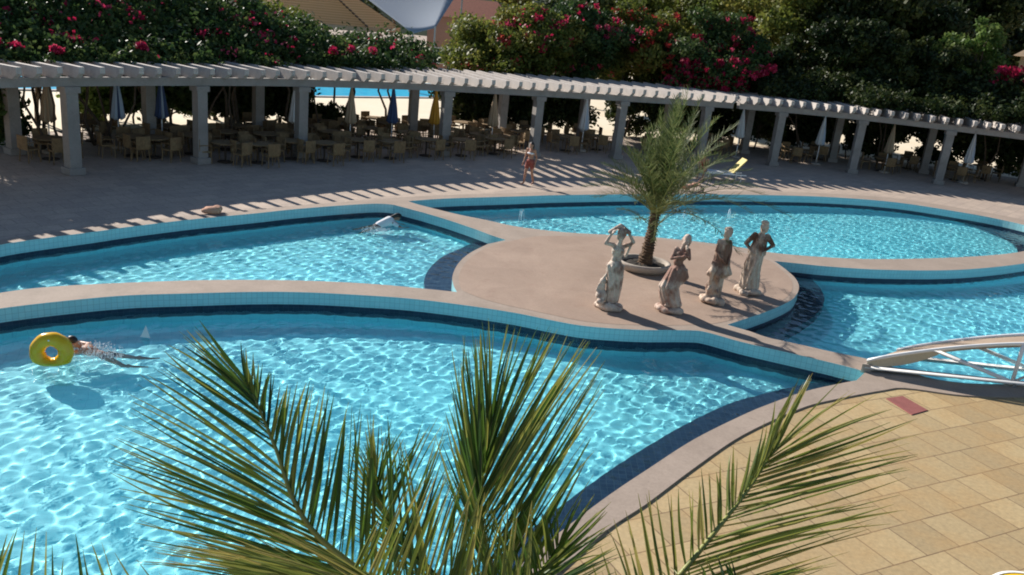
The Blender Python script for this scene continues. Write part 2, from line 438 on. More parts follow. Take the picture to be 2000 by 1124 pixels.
M['planter'] = concrete('grey planter concrete', (.36, .30, .25), (.46, .40, .33), (.22, .18, .14), 3)
M['soil'] = bark('dark soil', (.015, .012, .01), (.04, .03, .02))
M['wicker'] = bark('tan wicker', (.15, .095, .045), (.30, .20, .10))
M['dark_wood'] = bark('dark brown wood', (.045, .03, .02), (.09, .06, .04))
M['white_paint'] = mat('white gloss paint', (.88, .87, .85), .35)
M['grey_metal'] = mat('grey metal', (.35, .36, .37), .4, Metallic=.8)
M['cream_panel'] = concrete('cream bridge panel', (.56, .48, .33), (.62, .54, .38), (.45, .38, .26), 2)
M['bridge_deck'] = concrete('brown bridge deck', (.30, .22, .16), (.38, .29, .21), (.22, .16, .12), 2)
M['lounge'] = mat('yellow lounger mesh', (.55, .44, .12), .6)
M['table_yellow'] = mat('yellow plastic', (.85, .52, .02), .3)
M['cloth_blue'] = mat('pale blue canvas', (.42, .50, .62), .85)
M['cloth_navy'] = mat('navy canvas', (.05, .08, .18), .85)
M['cloth_white'] = mat('white canvas', (.66, .66, .66), .85)
M['cloth_beige'] = mat('beige canvas', (.40, .30, .20), .85)
M['cloth_orange'] = mat('orange canvas', (.55, .27, .03), .85)
M['skin'] = mat('tanned skin', (.42, .20, .12), .5, Subsurface_Weight=.1)
M['hair'] = mat('dark hair', (.015, .01, .008), .5)
M['red_mat'] = concrete('faded red rubber', (.24, .075, .065), (.30, .10, .085), (.2, .08, .06), 6)
def shirt(n, c): M[n] = mat(n.replace('_', ' '), c, .8)
shirt('white_cloth', (.75, .75, .76)); shirt('pink_cloth', (.55, .2, .22)); shirt('blue_cloth', (.06, .12, .4)); shirt('red_cloth', (.30, .07, .05)); shirt('black_cloth', (.02, .02, .03))

# ------------------------------------------------------------------ pergola
FRONT = [Vector((x, y, 0)) for x, y in [(-18.6, 17.2), (-17.0, 21.2), (-15.46, 24.74), (-14.23, 26.9), (-11.75, 30.29), (-8.95, 33.42), (-5.21, 36.5), (-.9, 39.0), (4.2, 41.6), (8.5, 43.5), (12.8, 44.9), (17.3, 45.2), (21.6, 44.5), (25.6, 43.4), (30, 41.6), (34, 39.6)]]
FC = spline(FRONT, 24)
cum = [0.0]
for i in range(1, len(FC)): cum.append(cum[-1] + (FC[i] - FC[i - 1]).length)
def at_s(s):
    i = max(1, min(len(cum) - 1, int(np.searchsorted(cum, s))))
    t = (s - cum[i - 1]) / (cum[i] - cum[i - 1]); p = FC[i - 1].lerp(FC[i], t)
    d = (FC[min(i + 1, len(FC) - 1)] - FC[max(i - 2, 0)]).normalized()
    return p, d, Vector((-d.y, d.x, 0))
def s_near(q): return cum[min(range(len(FC)), key=lambda i: (FC[i] - Vector((q[0], q[1], 0))).length)]
def col_at(px, off, d0=22.0):
    """ground point on the bearing of px that lies off metres behind the front of the pergola"""
    for i in range(400):
        g = DP(px, 250, d0 + i * .15); g.z = 0; p, d, nn = at_s(s_near(g))
        if (g - p).dot(nn) >= off: return g, d, nn
    return g, d, nn
PD_ = 3.7                                        # depth of the pergola
def make_pergola(s0, s1, posts, label):
    root = empty('pergola', at_s((s0 + s1) / 2)[0], 0, label, 'pergola', 'two concrete pergolas in one arc')
    inv = root.location.copy()
    def ln(mb, name, m): o = mb.build(name, m, root); o.location = -inv; return o
    for off, nm in ((0, 'front_beam'), (PD_, 'rear_beam')):
        mb = MB(); n = max(2, int((s1 - s0) / .6)); vs = []
        for i in range(n + 1):
            p, d, nn = at_s(s0 + (s1 - s0) * i / n); p = p + nn * off
            for a, z in ((-.13, 2.78), (.13, 2.78), (.13, 3.06), (-.13, 3.06)): vs.append(p + nn * a + Vector((0, 0, z)))
        fs = [(i * 4 + k, (i + 1) * 4 + k, (i + 1) * 4 + (k + 1) % 4, i * 4 + (k + 1) % 4) for i in range(n) for k in range(4)] + [(0, 1, 2, 3), (n * 4 + 3, n * 4 + 2, n * 4 + 1, n * 4)]
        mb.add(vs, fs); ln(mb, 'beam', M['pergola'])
    for q in posts:
        s = s_near(q); p, d, nn = at_s(s); a = math.atan2(d.y, d.x)
        for off in (0, PD_):
            c = p + nn * off; mb = MB()
            mb.box(c + Vector((0, 0, 1.39)), (.38, .38, 2.775), a); mb.box(c + Vector((0, 0, .11)), (.52, .52, .22), a); mb.box(c + Vector((0, 0, 2.68)), (.5, .5, .19), a)
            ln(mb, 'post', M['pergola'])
    n = int((s1 - s0) / .66)
    for i in range(n + 1):
        s = s0 + .15 + (s1 - s0 - .3) * i / n; p, d, nn = at_s(s + rnd.uniform(-.03, .03)); mb = MB(); z = 3.063
        x0, x1 = -.55 + rnd.uniform(-.04, .04), PD_ + .5; h = .36; w = .085
        prof = [(x0, z + h), (x0, z + h * .45), (x0 + .22, z), (x1 - .22, z), (x1, z + h * .45), (x1, z + h)]
        vs = [p + nn * u + d * w * sg + Vector((0, 0, v)) for sg in (-1, 1) for u, v in prof]
        fs = [(5, 4, 3, 2, 1, 0), (6, 7, 8, 9, 10, 11)] + [(k, (k + 1) % 6, 6 + (k + 1) % 6, 6 + k) for k in range(6)]
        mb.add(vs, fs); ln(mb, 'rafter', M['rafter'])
    return root
sm = s_near((10.2, 44.2))
make_pergola(.3, sm - .1, [(-17.6, 19.6), (-16.4, 22.6), (-14.4, 26.5), (-11.75, 30.3), (-9.0, 33.4), (-3.7, 37.6), (.3, 39.7), (4.3, 41.7), (8.9, 43.6)], 'long curved white concrete pergola behind the left pools, part sunlit')
make_pergola(sm + .25, cum[-1] - .3, [(12.9, 44.9), (17.3, 45.2), (21.6, 44.5), (26, 43.2), (30.4, 41.4)], 'shaded concrete pergola at the right under the dark tree')

# ------------------------------------------------------------------ foliage
fa = np.array([(p.x, p.y) for p in FC])
sdx, sdy = math.cos(R(SH_AZ)), math.sin(R(SH_AZ))
def t_to_front(x, y):
    """distance from (x, y) along the shadow direction to the front of the pergola"""
    best = np.full(x.shape, 1e3)
    for i in range(0, len(fa) - 6, 6):
        ax, ay = fa[i]; bx, by = fa[i + 6]; ex, ey = bx - ax, by - ay
        den = sdx * ey - sdy * ex
        if abs(den) < 1e-9: continue
        t = ((ax - x) * ey - (ay - y) * ex) / den; u = ((ax - x) * sdy - (ay - y) * sdx) / den
        ok = (t > -1) & (u >= 0) & (u <= 1); best = np.where(ok & (t < best), t, best)
    return best
def leaf_cloud(clumps, n, size, margin=None, shell=.5, aspect=.6, droop=0.0, low=3.42):
    """clumps: (x, y, z, rx, ry, rz). returns verts, faces, tone"""
    c = np.array(clumps); vol = (c[:, 3] * c[:, 4] * c[:, 5]) ** .67; pick = rng.choice(len(c), n, p=vol / vol.sum())
    d = rng.normal(size=(n, 3)); d /= np.linalg.norm(d, axis=1)[:, None]
    r = shell + (1 - shell) * rng.random(n) ** .7; r *= 1 + .16 * rng.normal(size=n)
    P = c[pick, :3] + d * r[:, None] * c[pick, 3:6]
    ctone = rng.random(len(c)); tone = np.clip(.55 * ctone[pick] + .45 * rng.random(n) + .0, 0, 1)
    if margin is not None:
        t = t_to_front(P[:, 0], P[:, 1]); lim = 2.95 + math.tan(R(SUN_EL)) * t - margin
        k = (P[:, 2] < lim) & (P[:, 2] > low); P, d, tone = P[k], d[k], tone[k]; n = len(P)
    else:
        k = P[:, 2] > .05; P, d, tone = P[k], d[k], tone[k]; n = len(P)
    nrm = d + .8 * rng.normal(size=(n, 3)); nrm /= np.linalg.norm(nrm, axis=1)[:, None]
    u = np.cross(nrm, rng.normal(size=(n, 3))); u /= np.linalg.norm(u, axis=1)[:, None]
    if droop: u[:, 2] = u[:, 2] * (1 - droop) + droop; u /= np.linalg.norm(u, axis=1)[:, None]
    v = np.cross(nrm, u); s = (size * (.6 + .8 * rng.random(n)))[:, None]
    V = np.stack([P - u * s, P + v * s * aspect, P + u * s, P - v * s * aspect], 1).reshape(-1, 3)
    return V, np.arange(4 * n).reshape(-1, 4), tone
def clumps_in(cx, cy, cz, rx, ry, rz, n, cr):
    out = []
    for _ in range(n):
        d = Vector((rnd.gauss(0, 1), rnd.gauss(0, 1), rnd.gauss(0, 1))).normalized() * (rnd.random() ** .4)
        k = cr * rnd.uniform(.6, 1.3)
        out.append((cx + d.x * rx, cy + d.y * ry, cz + d.z * rz, k, k, k * .8))
    return out
def stems(root, pts, r, name='trunk', m=None, seg=4):
    mb = MB(); mb.smooth = True
    for a, b, ra, rb in pts:
        a, b = Vector(a), Vector(b); P = [a.lerp(b, i / seg) + (Vector((rnd.uniform(-1, 1), rnd.uniform(-1, 1), 0)) * .06 * (a - b).length * (0 < i < seg)) for i in range(seg + 1)]
        mb.tube(P, [ra + (rb - ra) * i / seg for i in range(seg + 1)], 7)
    return mb.build(name, m or M['bark'], root)
def bush(px, top_y, off, w, label, leaf='leaf_bush', flowers=('bract', 900), margin=0.0, n=9000, group='bougainvilleas over the pergola', hmax=7.5, fl_low=.5, deep=3.4, low=3.42):
    """a climber growing behind and over the pergola; px tells where along the arc"""
    c, d, nn = col_at(px, off)
    # height that reaches top_y of the photograph at this distance
    lo, hi = 3.0, hmax
    dist = (c - CP).dot(FW)
    zt = 3.2
    for k in range(60):
        z = 3.2 + k * .1; v = Vector((c.x, c.y, z)) - CP; y = 562 - FPX * v.dot(UP) / v.dot(FW)
        if y < top_y: break
        zt = z
    zt = min(zt, hmax); h = zt - 3.3
    root = empty('bougainvillea', (c.x, c.y, 0), 0, label, 'bougainvillea', group)
    cl = clumps_in(0, 0, low + (zt - low) * .5, w * .5, deep, max((zt - low) * .48, .3), int(34 + w * 5), .8)
    cl = [(x * d.x + y * nn.x + c.x, x * d.y + y * nn.y + c.y, z, a, b, q) for x, y, z, a, b, q in cl]
    V, F, T = leaf_cloud(cl, n, .105, margin, low=low); V -= np.array([c.x, c.y, 0]); 
    np_mesh('foliage', V, F, M[leaf], root, attr=T)
    if flowers:
        # flower heads gather in a few bunches
        fc = []
        for x, y, z, a, b, q in rnd.sample(cl, max(3, int(len(cl) * .55))):
            for _ in range(5 if px > 950 else 3):
                w_ = rnd.uniform(.12, .34); fc.append((x + rnd.uniform(-.8, .8), y + rnd.uniform(-.8, .8) - .3, z + rnd.uniform(-.6, .6) - fl_low * .3, w_, w_, w_ * .8))
        V, F, T = leaf_cloud(fc, flowers[1], .075, margin - .12, shell=.3, aspect=.8); V -= np.array([c.x, c.y, 0])
        np_mesh('flowers', V, F, M[flowers[0]], root, attr=T)['kind'] = 'stuff'
    st = []
    for k in range(3):
        b0 = Vector((rnd.uniform(-.4, .4), rnd.uniform(-.4, .4), 0)); e = Vector((rnd.uniform(-1, 1) * w * .3, rnd.uniform(-1, 1), 3.6 + rnd.uniform(0, max(h * .3, .1))))
        st.append((b0, e, .07, .03))
    stems(root, st, .07)
    return root
B = [(-60, -40, 4.6, 5, 'bougainvillea at the far left edge over the pergola', 'leaf_bush', ('bract', 900), .05, 9000),
     (60, -40, 4.6, 4.6, 'bougainvillea with bright pink bunches in the top left corner', 'leaf_bush', ('bract', 1500), .0, 10000),
     (200, -30, 4.8, 4.6, 'bougainvillea with crimson bunches over the blue folded umbrellas', 'leaf_bush', ('bract', 1300), .0, 10000),
     (330, -20, 5.0, 4.6, 'dark bougainvillea with few flowers, second left of the tan tent', 'leaf_bush', ('bract', 500), .0, 10000),
     (455, 5, 5.0, 4.4, 'bougainvillea with pink bunches just left of the tan tent', 'leaf_bush', ('bract', 1100), .0, 10000),
     (575, 45, 5.0, 3.6, 'low dark green bougainvillea in front of the tan tent', 'leaf_bush', ('bract', 160), .1, 6500),
     (670, 80, 5.2, 3.6, 'low bougainvillea below the eave of the tan tent', 'leaf_bush', ('bract', 300), .2, 5500),
     (765, 92, 5.2, 3.2, 'low bougainvillea with one magenta bunch below the blue sail', 'leaf_bush', ('bract', 600), .3, 4200),
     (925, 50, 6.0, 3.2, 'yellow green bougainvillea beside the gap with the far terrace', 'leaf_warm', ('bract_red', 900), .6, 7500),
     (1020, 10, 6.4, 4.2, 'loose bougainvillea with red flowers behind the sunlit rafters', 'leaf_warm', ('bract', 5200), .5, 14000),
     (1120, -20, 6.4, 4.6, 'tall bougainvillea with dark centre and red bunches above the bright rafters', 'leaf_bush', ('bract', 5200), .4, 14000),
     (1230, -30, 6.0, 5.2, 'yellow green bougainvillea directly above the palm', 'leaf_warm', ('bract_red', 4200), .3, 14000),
     (1370, -10, 3.9, 5.2, 'bougainvillea with the largest crimson cascade over the pergola joint', 'leaf_bush', ('bract', 8200), -.4, 14000)]
for px, ty, off, w, lab, leaf, fl, mg, n in B:
    lf = px < 620
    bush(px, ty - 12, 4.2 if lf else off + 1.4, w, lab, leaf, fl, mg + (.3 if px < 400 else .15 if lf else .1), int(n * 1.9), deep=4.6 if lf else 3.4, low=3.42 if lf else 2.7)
for px, ty, lab, fl in [(-40, -60, 'tall bougainvillea of the back row at the far left edge', 500), (70, -60, 'tall bougainvillea of the back row in the top left corner', 900), (190, -60, 'tall back row bougainvillea above the first blue umbrella', 500), (310, -50, 'tall back row bougainvillea above the navy umbrella', 300), (420, -40, 'tall back row bougainvillea second left of the tan tent', 300), (510, -10, 'tall back row bougainvillea next to the tan tent', 200)]:
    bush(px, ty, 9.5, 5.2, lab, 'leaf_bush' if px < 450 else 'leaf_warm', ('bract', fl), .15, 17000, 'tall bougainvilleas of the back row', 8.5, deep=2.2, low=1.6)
def creeper(px0, px1, n, label, leaf, fl, off0=.12, off1=4.6, hh=.32, clip=True):
    s0, s1 = s_near(col_at(px0, .2)[0]), s_near(col_at(px1, .2)[0]); p0 = at_s((s0 + s1) / 2)[0] + at_s((s0 + s1) / 2)[2] * 3
    r = empty('bougainvillea', (p0.x, p0.y, 0), 0, label, 'bougainvillea', 'low growth creeping over the rafters'); cl = []
    for _ in range(int((s1 - s0) * 11)):
        p, d, nn = at_s(rnd.uniform(s0, s1)); o = off0 + (off1 - off0) * rnd.random() ** 1.1; q = p + nn * o; h = hh * rnd.uniform(.5, 1.2) + max(0, o - 1.6) * .22
        cl.append((q.x, q.y, 3.44 + h * .5, rnd.uniform(.35, .7), rnd.uniform(.35, .7), h))
    V, F, T = leaf_cloud(cl, n, .10, -.05 if clip else None, shell=.2, low=3.38); 
    if not clip: k = V.reshape(-1, 4, 3)[:, :, 2].min(1) > 3.36; V = V.reshape(-1, 4, 3)[k].reshape(-1, 3); T = T[k]; F = np.arange(len(V)).reshape(-1, 4)
    V = V - np.array([p0.x, p0.y, 0]); np_mesh('foliage', V, F, M[leaf], r, attr=T)
    if fl:
        fc = [(x + rnd.uniform(-.2, .2), y + rnd.uniform(-.2, .2), z + h * .8, .24, .24, .18) for x, y, z, a, b, h in rnd.sample(cl, max(4, len(cl) // 9))]
        V, F, T = leaf_cloud(fc, fl, .075, -.2 if clip else None, shell=.2, aspect=.85, low=3.38); V -= np.array([p0.x, p0.y, 0]); np_mesh('flowers', V, F, M['bract'], r, attr=T)['kind'] = 'stuff'
    stems(r, [((rnd.uniform(-1, 1), rnd.uniform(.5, 1.5), 0), (rnd.uniform(-1.5, 1.5), rnd.uniform(-.5, .5), 3.5), .05, .03) for _ in range(2)], .05)
creeper(-150, 60, 8000, 'creeping growth with red sprays over the leftmost rafters', 'leaf_bush', 700)
creeper(60, 230, 8000, 'creeping growth with bright pink sprays left of the blue umbrellas', 'leaf_bush', 900)
creeper(230, 400, 8000, 'dark creeping growth with pink sprays above the navy umbrella', 'leaf_bush', 900)
creeper(400, 560, 7000, 'creeping growth with pink sprays above the third bay of the pergola', 'leaf_bush', 800)
creeper(560, 800, 6000, 'thin creeping growth below the tan tent', 'leaf_bush', 400, 2.0)
creeper(1500, 1700, 9000, 'dark creeping growth over the first rafters of the right pergola', 'leaf_dark', 0, 1.5, 5.0, .5, False)
creeper(1680, 1860, 11000, 'dark creeping growth over the middle of the right pergola', 'leaf_dark', 0, .5, 5.0, .7, False)
creeper(1840, 2150, 13000, 'dark creeping growth over the right end of the pergola', 'leaf_dark', 0, .5, 5.0, .7, False)
# the crimson cascade hangs over the front beam
def cascade():
    o = [c for c in COL.objects if c.get('label', '').startswith('bougainvillea with the largest')][0]
    cl = []
    for x, y in [(1310, 160), (1330, 175), (1345, 150), (1365, 130), (1385, 120), (1350, 185), (1395, 150), (1410, 165), (1430, 140), (1370, 165), (1330, 140), (1440, 165), (1405, 130), (1370, 90), (1360, 78)]:
        p = DP(x, y, 45.4 if y > 120 else 47.0); cl.append((p.x - o.location.x, p.y - o.location.y, p.z, .45, .5, .36))
    V, F, T = leaf_cloud(cl, 2600, .085, None, shell=.2, aspect=.85); np_mesh('flowers', V, F, M['bract'], o, attr=T)
    V, F, T = leaf_cloud([(x, y, z - .1, a * 1.3, b * 1.3, c * 1.3) for x, y, z, a, b, c in cl], 2600, .1, None, shell=.2); np_mesh('foliage', V, F, M['leaf_bush'], o, attr=T)
cascade()

def tree(name, loc, h, crown, leaf, label, cat, n=12000, size=.2, tr=.25, group=None, ncl=40, cr=1.3, base_z=None, droop=0.0, shell=.45):
    root = empty(name, loc, 0, label, cat, group); rx, ry, rz = crown; cz = h - rz
    cl = clumps_in(0, 0, cz, rx - cr * .6, ry - cr * .6, rz - cr * .5, ncl, cr)
    V, F, T = leaf_cloud(cl, n, size, None, shell=shell, droop=droop)
    np_mesh('crown', V, F, M[leaf], root, attr=T)
    st = [((0, 0, -.1), (0, 0, cz), tr, tr * .6)]
    for k in range(6):
        c = cl[k * len(cl) // 6]; st.append(((0, 0, max(.4, cz - rz * .7)), (c[0], c[1], c[2]), tr * .45, .03))
    stems(root, st, tr); return root
def gx(px, dist):                                 # ground position at a bearing and distance
    p = DP(px, 200, dist); return (p.x, p.y, 0)
tree('tree', gx(1520, 56), 11.2, (4.4, 4.0, 3.9), 'leaf_warm', 'yellow green tree left of the big dark tree', 'tree', 15000, .15, .28, ncl=46, cr=1.1)
tree('tree', gx(1690, 55), 12.2, (5.6, 4.5, 4.9), 'leaf_dark', 'largest dark tree rising over the right half of the pergola', 'tree', 34000, .17, .35, ncl=80, cr=1.4)
tree('tree', gx(1420, 60), 11.5, (4.2, 4, 3.8), 'leaf_warm', 'green tree behind the crimson cascade', 'tree', 13000, .15, .25, ncl=40, cr=1.1)
tree('tree', gx(1280, 62), 10.5, (4.2, 4, 3.6), 'leaf_warm', 'olive tree behind the bougainvillea above the palm', 'tree', 12000, .16, .25, ncl=40, cr=1.1)
tree('tree', gx(1130, 64), 9.6, (3.6, 3.6, 3.4), 'leaf_dark', 'dark round tree at the top middle of the photo', 'tree', 12000, .17, .25, ncl=36, cr=1.1)
tree('conifer', gx(1870, 60), 14.5, (3.0, 3.0, 5.6), 'leaf_dark', 'tall dark conifer near the top right corner', 'tree', 16000, .17, .25, ncl=50, cr=1.0)
tree('tree', gx(1985, 78), 12.4, (7, 6, 4.4), 'leaf_dark', 'distant dark tree under the strip of sky', 'tree', 12000, .25, .3, ncl=40, cr=1.7)
tree('tree', gx(1800, 84), 17.5, (7, 6, 6), 'leaf_dark', 'distant tree behind the largest dark tree', 'tree', 12000, .3, .3, ncl=40, cr=1.9)
tree('tree', gx(2110, 66), 11, (5, 5, 4), 'leaf_dark', 'dark tree beyond the right edge', 'tree', 9000, .22, .3, ncl=36, cr=1.5)
tree('tree', gx(1600, 80), 16, (6, 6, 5.5), 'leaf_warm', 'distant yellow green tree at the top of the photo', 'tree', 12000, .28, .3, ncl=40, cr=1.7)
# light upright shrub and red bougainvillea on the far right
tree('shrub', gx(1885, 49.0), 8.9, (2.0, 1.4, 2.6), 'leaf_light', 'light green upright shrub beside the conifer', 'shrub', 3600, .12, .06, ncl=34, cr=.42, droop=.6)
tree('shrub', gx(1835, 49.5), 8.2, (1.5, 1.2, 1.9), 'leaf_light', 'small light green shrub at the foot of the conifer', 'shrub', 1800, .13, .06, ncl=18, cr=.5, droop=.6)
def red_bush():
    r = tree('bougainvillea', gx(1992, 48.2), 7.0, (2.6, 2, 1.9), 'leaf_warm', 'red bougainvillea at the right edge below the tan roof', 'bougainvillea', 6000, .12, .08, ncl=26, cr=.7)
    cl = clumps_in(-.2, -1.2, 5.4, 2.3, 1.2, .9, 26, .4); V, F, T = leaf_cloud(cl, 3800, .09, None, shell=.2, aspect=.85); np_mesh('flowers', V, F, M['bract'], r, attr=T)
red_bush()
# hedges seen through the pergola
def hedge(px, off, w, h, label, leaf='leaf_dark', n=6500):
    c, d, nn = col_at(px, off)
    return tree('shrub', (c.x, c.y, 0), h, (w / 2, w / 2.6, h / 2), leaf, label, 'shrub', int(n * (1 + max(0, h - 3.6) * .7)), .12, .05, ncl=int(16 + w * 5 * (h / 3.3)), cr=.6, group='shrubs behind the pergola', shell=.3)
for a in [(-15, 5.0, 3.4, 3.0, 'shrub filling the gap at the left edge', 'leaf_bush'), (195, 9.0, 3.0, 2.9, 'leafy shrub behind the second pergola post', 'leaf_light'), (262, 8.5, 3.6, 3.0, 'leafy shrub behind the first blue folded umbrella', 'leaf_bush'), (335, 8.0, 3.8, 3.2, 'dark shrub behind the navy folded umbrella', 'leaf_bush'), (400, 8.0, 3.6, 3.1, 'dark shrub behind the third pergola post'),
          (455, 8.0, 3.6, 3.2, 'dark shrub left of the white folded umbrella'), (510, 7.8, 3.6, 3.2, 'dark shrub two steps left of the white folded umbrella'), (565, 7.8, 2.8, 3.1, 'narrow dark shrub beside the white folded umbrella'),
          (620, 6.4, 2.6, 1.2, 'low dark shrub in front of the far sand'),
          (905, 7.5, 3.6, 3.3, 'broad dark shrub right of the far blue pool'), (965, 8.0, 3.8, 3.4, 'dark shrub behind the beige folded umbrella at the centre'), (1020, 7.2, 3.6, 3.4, 'dark shrub behind the walking bather'), (1075, 6.8, 3.4, 3.6, 'very dark shrub behind a centre pergola post'), (1110, 6.4, 3.0, 3.6, 'very dark shrub left of the narrow bright gap'),
          (1245, 7.5, 4.4, 3.4, 'shrub hidden behind the island palm'), (1310, 7.5, 4, 3.4, 'shrub behind the palm fronds'), (1385, 7.5, 4.4, 3.4, 'dark shrub below the crimson cascade'), (1450, 7.5, 4.4, 3.5, 'dark shrub behind the white folded umbrella'),
          (1480, 6.0, 4.6, 6.2, 'tall dark shrub right of the crimson cascade'), (1530, 7, 4.6, 7.2, 'dark shrub below the yellow green tree'), (1600, 5.8, 5.0, 8.0, 'dark shrub behind the pale green folded umbrella'), (1665, 5.8, 5.0, 8.4, 'dark shrub behind the first right post'), (1740, 5.8, 5.2, 8.2, 'dark shrub behind the slim beige folded umbrella'),
          (1820, 5.8, 5.2, 7.2, 'dark shrub behind the second right post'), (1900, 5.8, 5.2, 6.6, 'dark shrub behind the striped white umbrella'), (1980, 5.8, 5.4, 6.0, 'dark shrub at the right edge'), (2070, 5.8, 5.6, 6.2, 'dark shrub beyond the right edge')]:
    hedge(*a)

# ------------------------------------------------------------------ far terrace
def mk(name, pts, z, m):
    p = [Vector((x, y, 0)) for x, y in pts]
    if area(p) < 0: p.reverse()
    return sheet(name, [p], z, m)
back = [at_s(s)[0] + at_s(s)[2] * 7.5 for s in np.linspace(.5, cum[-1] - .5, 30)]
mk('sand_terrace', [(p.x, p.y) for p in back] + [(60, 60), (60, 130), (-90, 130), (-90, 20)], .004, M['sand'])
def pool_flat():
    m = mat('far pool water', (.02, .30, .50), .35, Specular_IOR_Level=.12); n = noise(m, 1.5, 3); base(m, ramp(m, n, [(.3, (.02, .34, .58)), (.7, (.04, .50, .72))])); bump(m, noise(m, 5, 3), .3, .05); return m
M['far_pool'] = pool_flat()
fp = [(-60, 18), (-42, 31), (-26, 43.8), (-14.2, 53.4), (-7.2, 60.2), (-1, 66.5)]; bp = [(-5, 74), (-15, 66), (-28, 55), (-45, 42), (-65, 26)]
mk('far_pool', fp + bp, .03, M['far_pool'])
fr = spline([(x, y, 0) for x, y in fp], 6); mb = MB()
for i in range(len(fr) - 1): mb.bar(fr[i] + Vector((.12, -.12, .04)), fr[i + 1] + Vector((.12, -.12, .04)), .35, .08)
o = mb.build('far_pool_coping', M['rafter']); o['kind'] = 'structure'

# tents and building far behind
def translucent(m, f):
    nt = m.node_tree; p = nt.nodes['Principled BSDF']; o = nt.nodes['Material Output']; t = N(m, 'ShaderNodeBsdfTranslucent')
    if p.inputs['Base Color'].is_linked: L(m, p.inputs['Base Color'].links[0].from_socket, t.inputs['Color'])
    else: t.inputs['Color'].default_value = p.inputs['Base Color'].default_value
    mx = N(m, 'ShaderNodeMixShader'); mx.inputs[0].default_value = f; L(m, p.outputs[0], mx.inputs[1]); L(m, t.outputs[0], mx.inputs[2]); L(m, mx.outputs[0], o.inputs['Surface'])
def tan_tent():
    cx, cy = -23.4, 81.5; r = empty('canopy_tent', (cx, cy, 0), 0, 'big eight sided tan canopy tent at the top of the photo', 'tent')
    m = mat('tan woven canopy', rough=.85); v = N(m, 'ShaderNodeTexCoord').outputs['Object']; w = N(m, 'ShaderNodeTexWave', Scale=1.6); w.wave_type = 'BANDS'; w.bands_direction = 'Z'; w.inputs['Distortion'].default_value = .6; L(m, v, w.inputs['Vector'])
    base(m, ramp(m, w.outputs['Color'], [(.35, (.46, .35, .20)), (.65, (.58, .46, .29))])); translucent(m, .6)
    Rr, z0, z1 = 10.45, 3.75, 9.4; a0 = math.atan2(75.63 - cy, -14.7 - cx); P_ = [Vector((Rr * math.cos(a0 + k * R(45)), Rr * math.sin(a0 + k * R(45)), z0)) for k in range(8)]; top = Vector((0, 0, z1))
    mb = MB(); mb.add(P_ + [top], [(k, (k + 1) % 8, 8) for k in range(8)]); mb.build('roof', m, r)
    mb = MB()
    for k in range(8): mb.bar(P_[k] - Vector((0, 0, .2)), P_[(k + 1) % 8] - Vector((0, 0, .2)), .06, .38)
    mb.build('valance', M['cloth_beige'], r)
    mb = MB()
    for k in range(8):
        for j in range(26): q = P_[k].lerp(top, j / 26); q2 = P_[k].lerp(top, (j + .62) / 26); mb.bar(q + Vector((0, 0, .07)), q2 + Vector((0, 0, .07)), .2, .08)
    mb.build('hip_tiles', M['dark_wood'], r)
    for k in range(8): m2 = MB(); m2.tube([(P_[k].x * .97, P_[k].y * .97, 0), (P_[k].x * .97, P_[k].y * .97, z0)], .12, 8); m2.build('pole', M['dark_wood'], r)
tan_tent()
def sail():
    m = mat('pale blue grey sailcloth', (.38, .43, .50), .8); translucent(m, .4)
    A, Bp, Cc, D = DP(640, -60, 74), DP(905, -30, 70), DP(850, 55, 66), DP(806, 66, 66)
    o0 = Vector((D.x, D.y, 0)); r = empty('shade_sail', o0, 0, 'pale blue grey shade sail right of the tan tent', 'shade sail')
    mb = MB(); mb.smooth = True; n = 10; vs = []
    for i in range(n + 1):
        for j in range(n + 1):
            u, v = i / n, j / n; p = (A * (1 - u) + Bp * u) * (1 - v) + (D * (1 - u) + Cc * u) * v
            p.z -= .5 * math.sin(math.pi * u) * math.sin(math.pi * v); vs.append(p - o0)
    mb.add(vs, [(i * (n + 1) + j, (i + 1) * (n + 1) + j, (i + 1) * (n + 1) + j + 1, i * (n + 1) + j + 1) for i in range(n) for j in range(n)])
    o = mb.build('sail', m, r); sm_ = o.modifiers.new('th', 'SOLIDIFY'); sm_.thickness = .02
    for p in (A, Bp, Cc, D): p = p - o0; m2 = MB(); m2.tube([(p.x, p.y, 0), (p.x, p.y, p.z + .1)], .07, 8); m2.build('mast', M['grey_metal'], r)
sail()
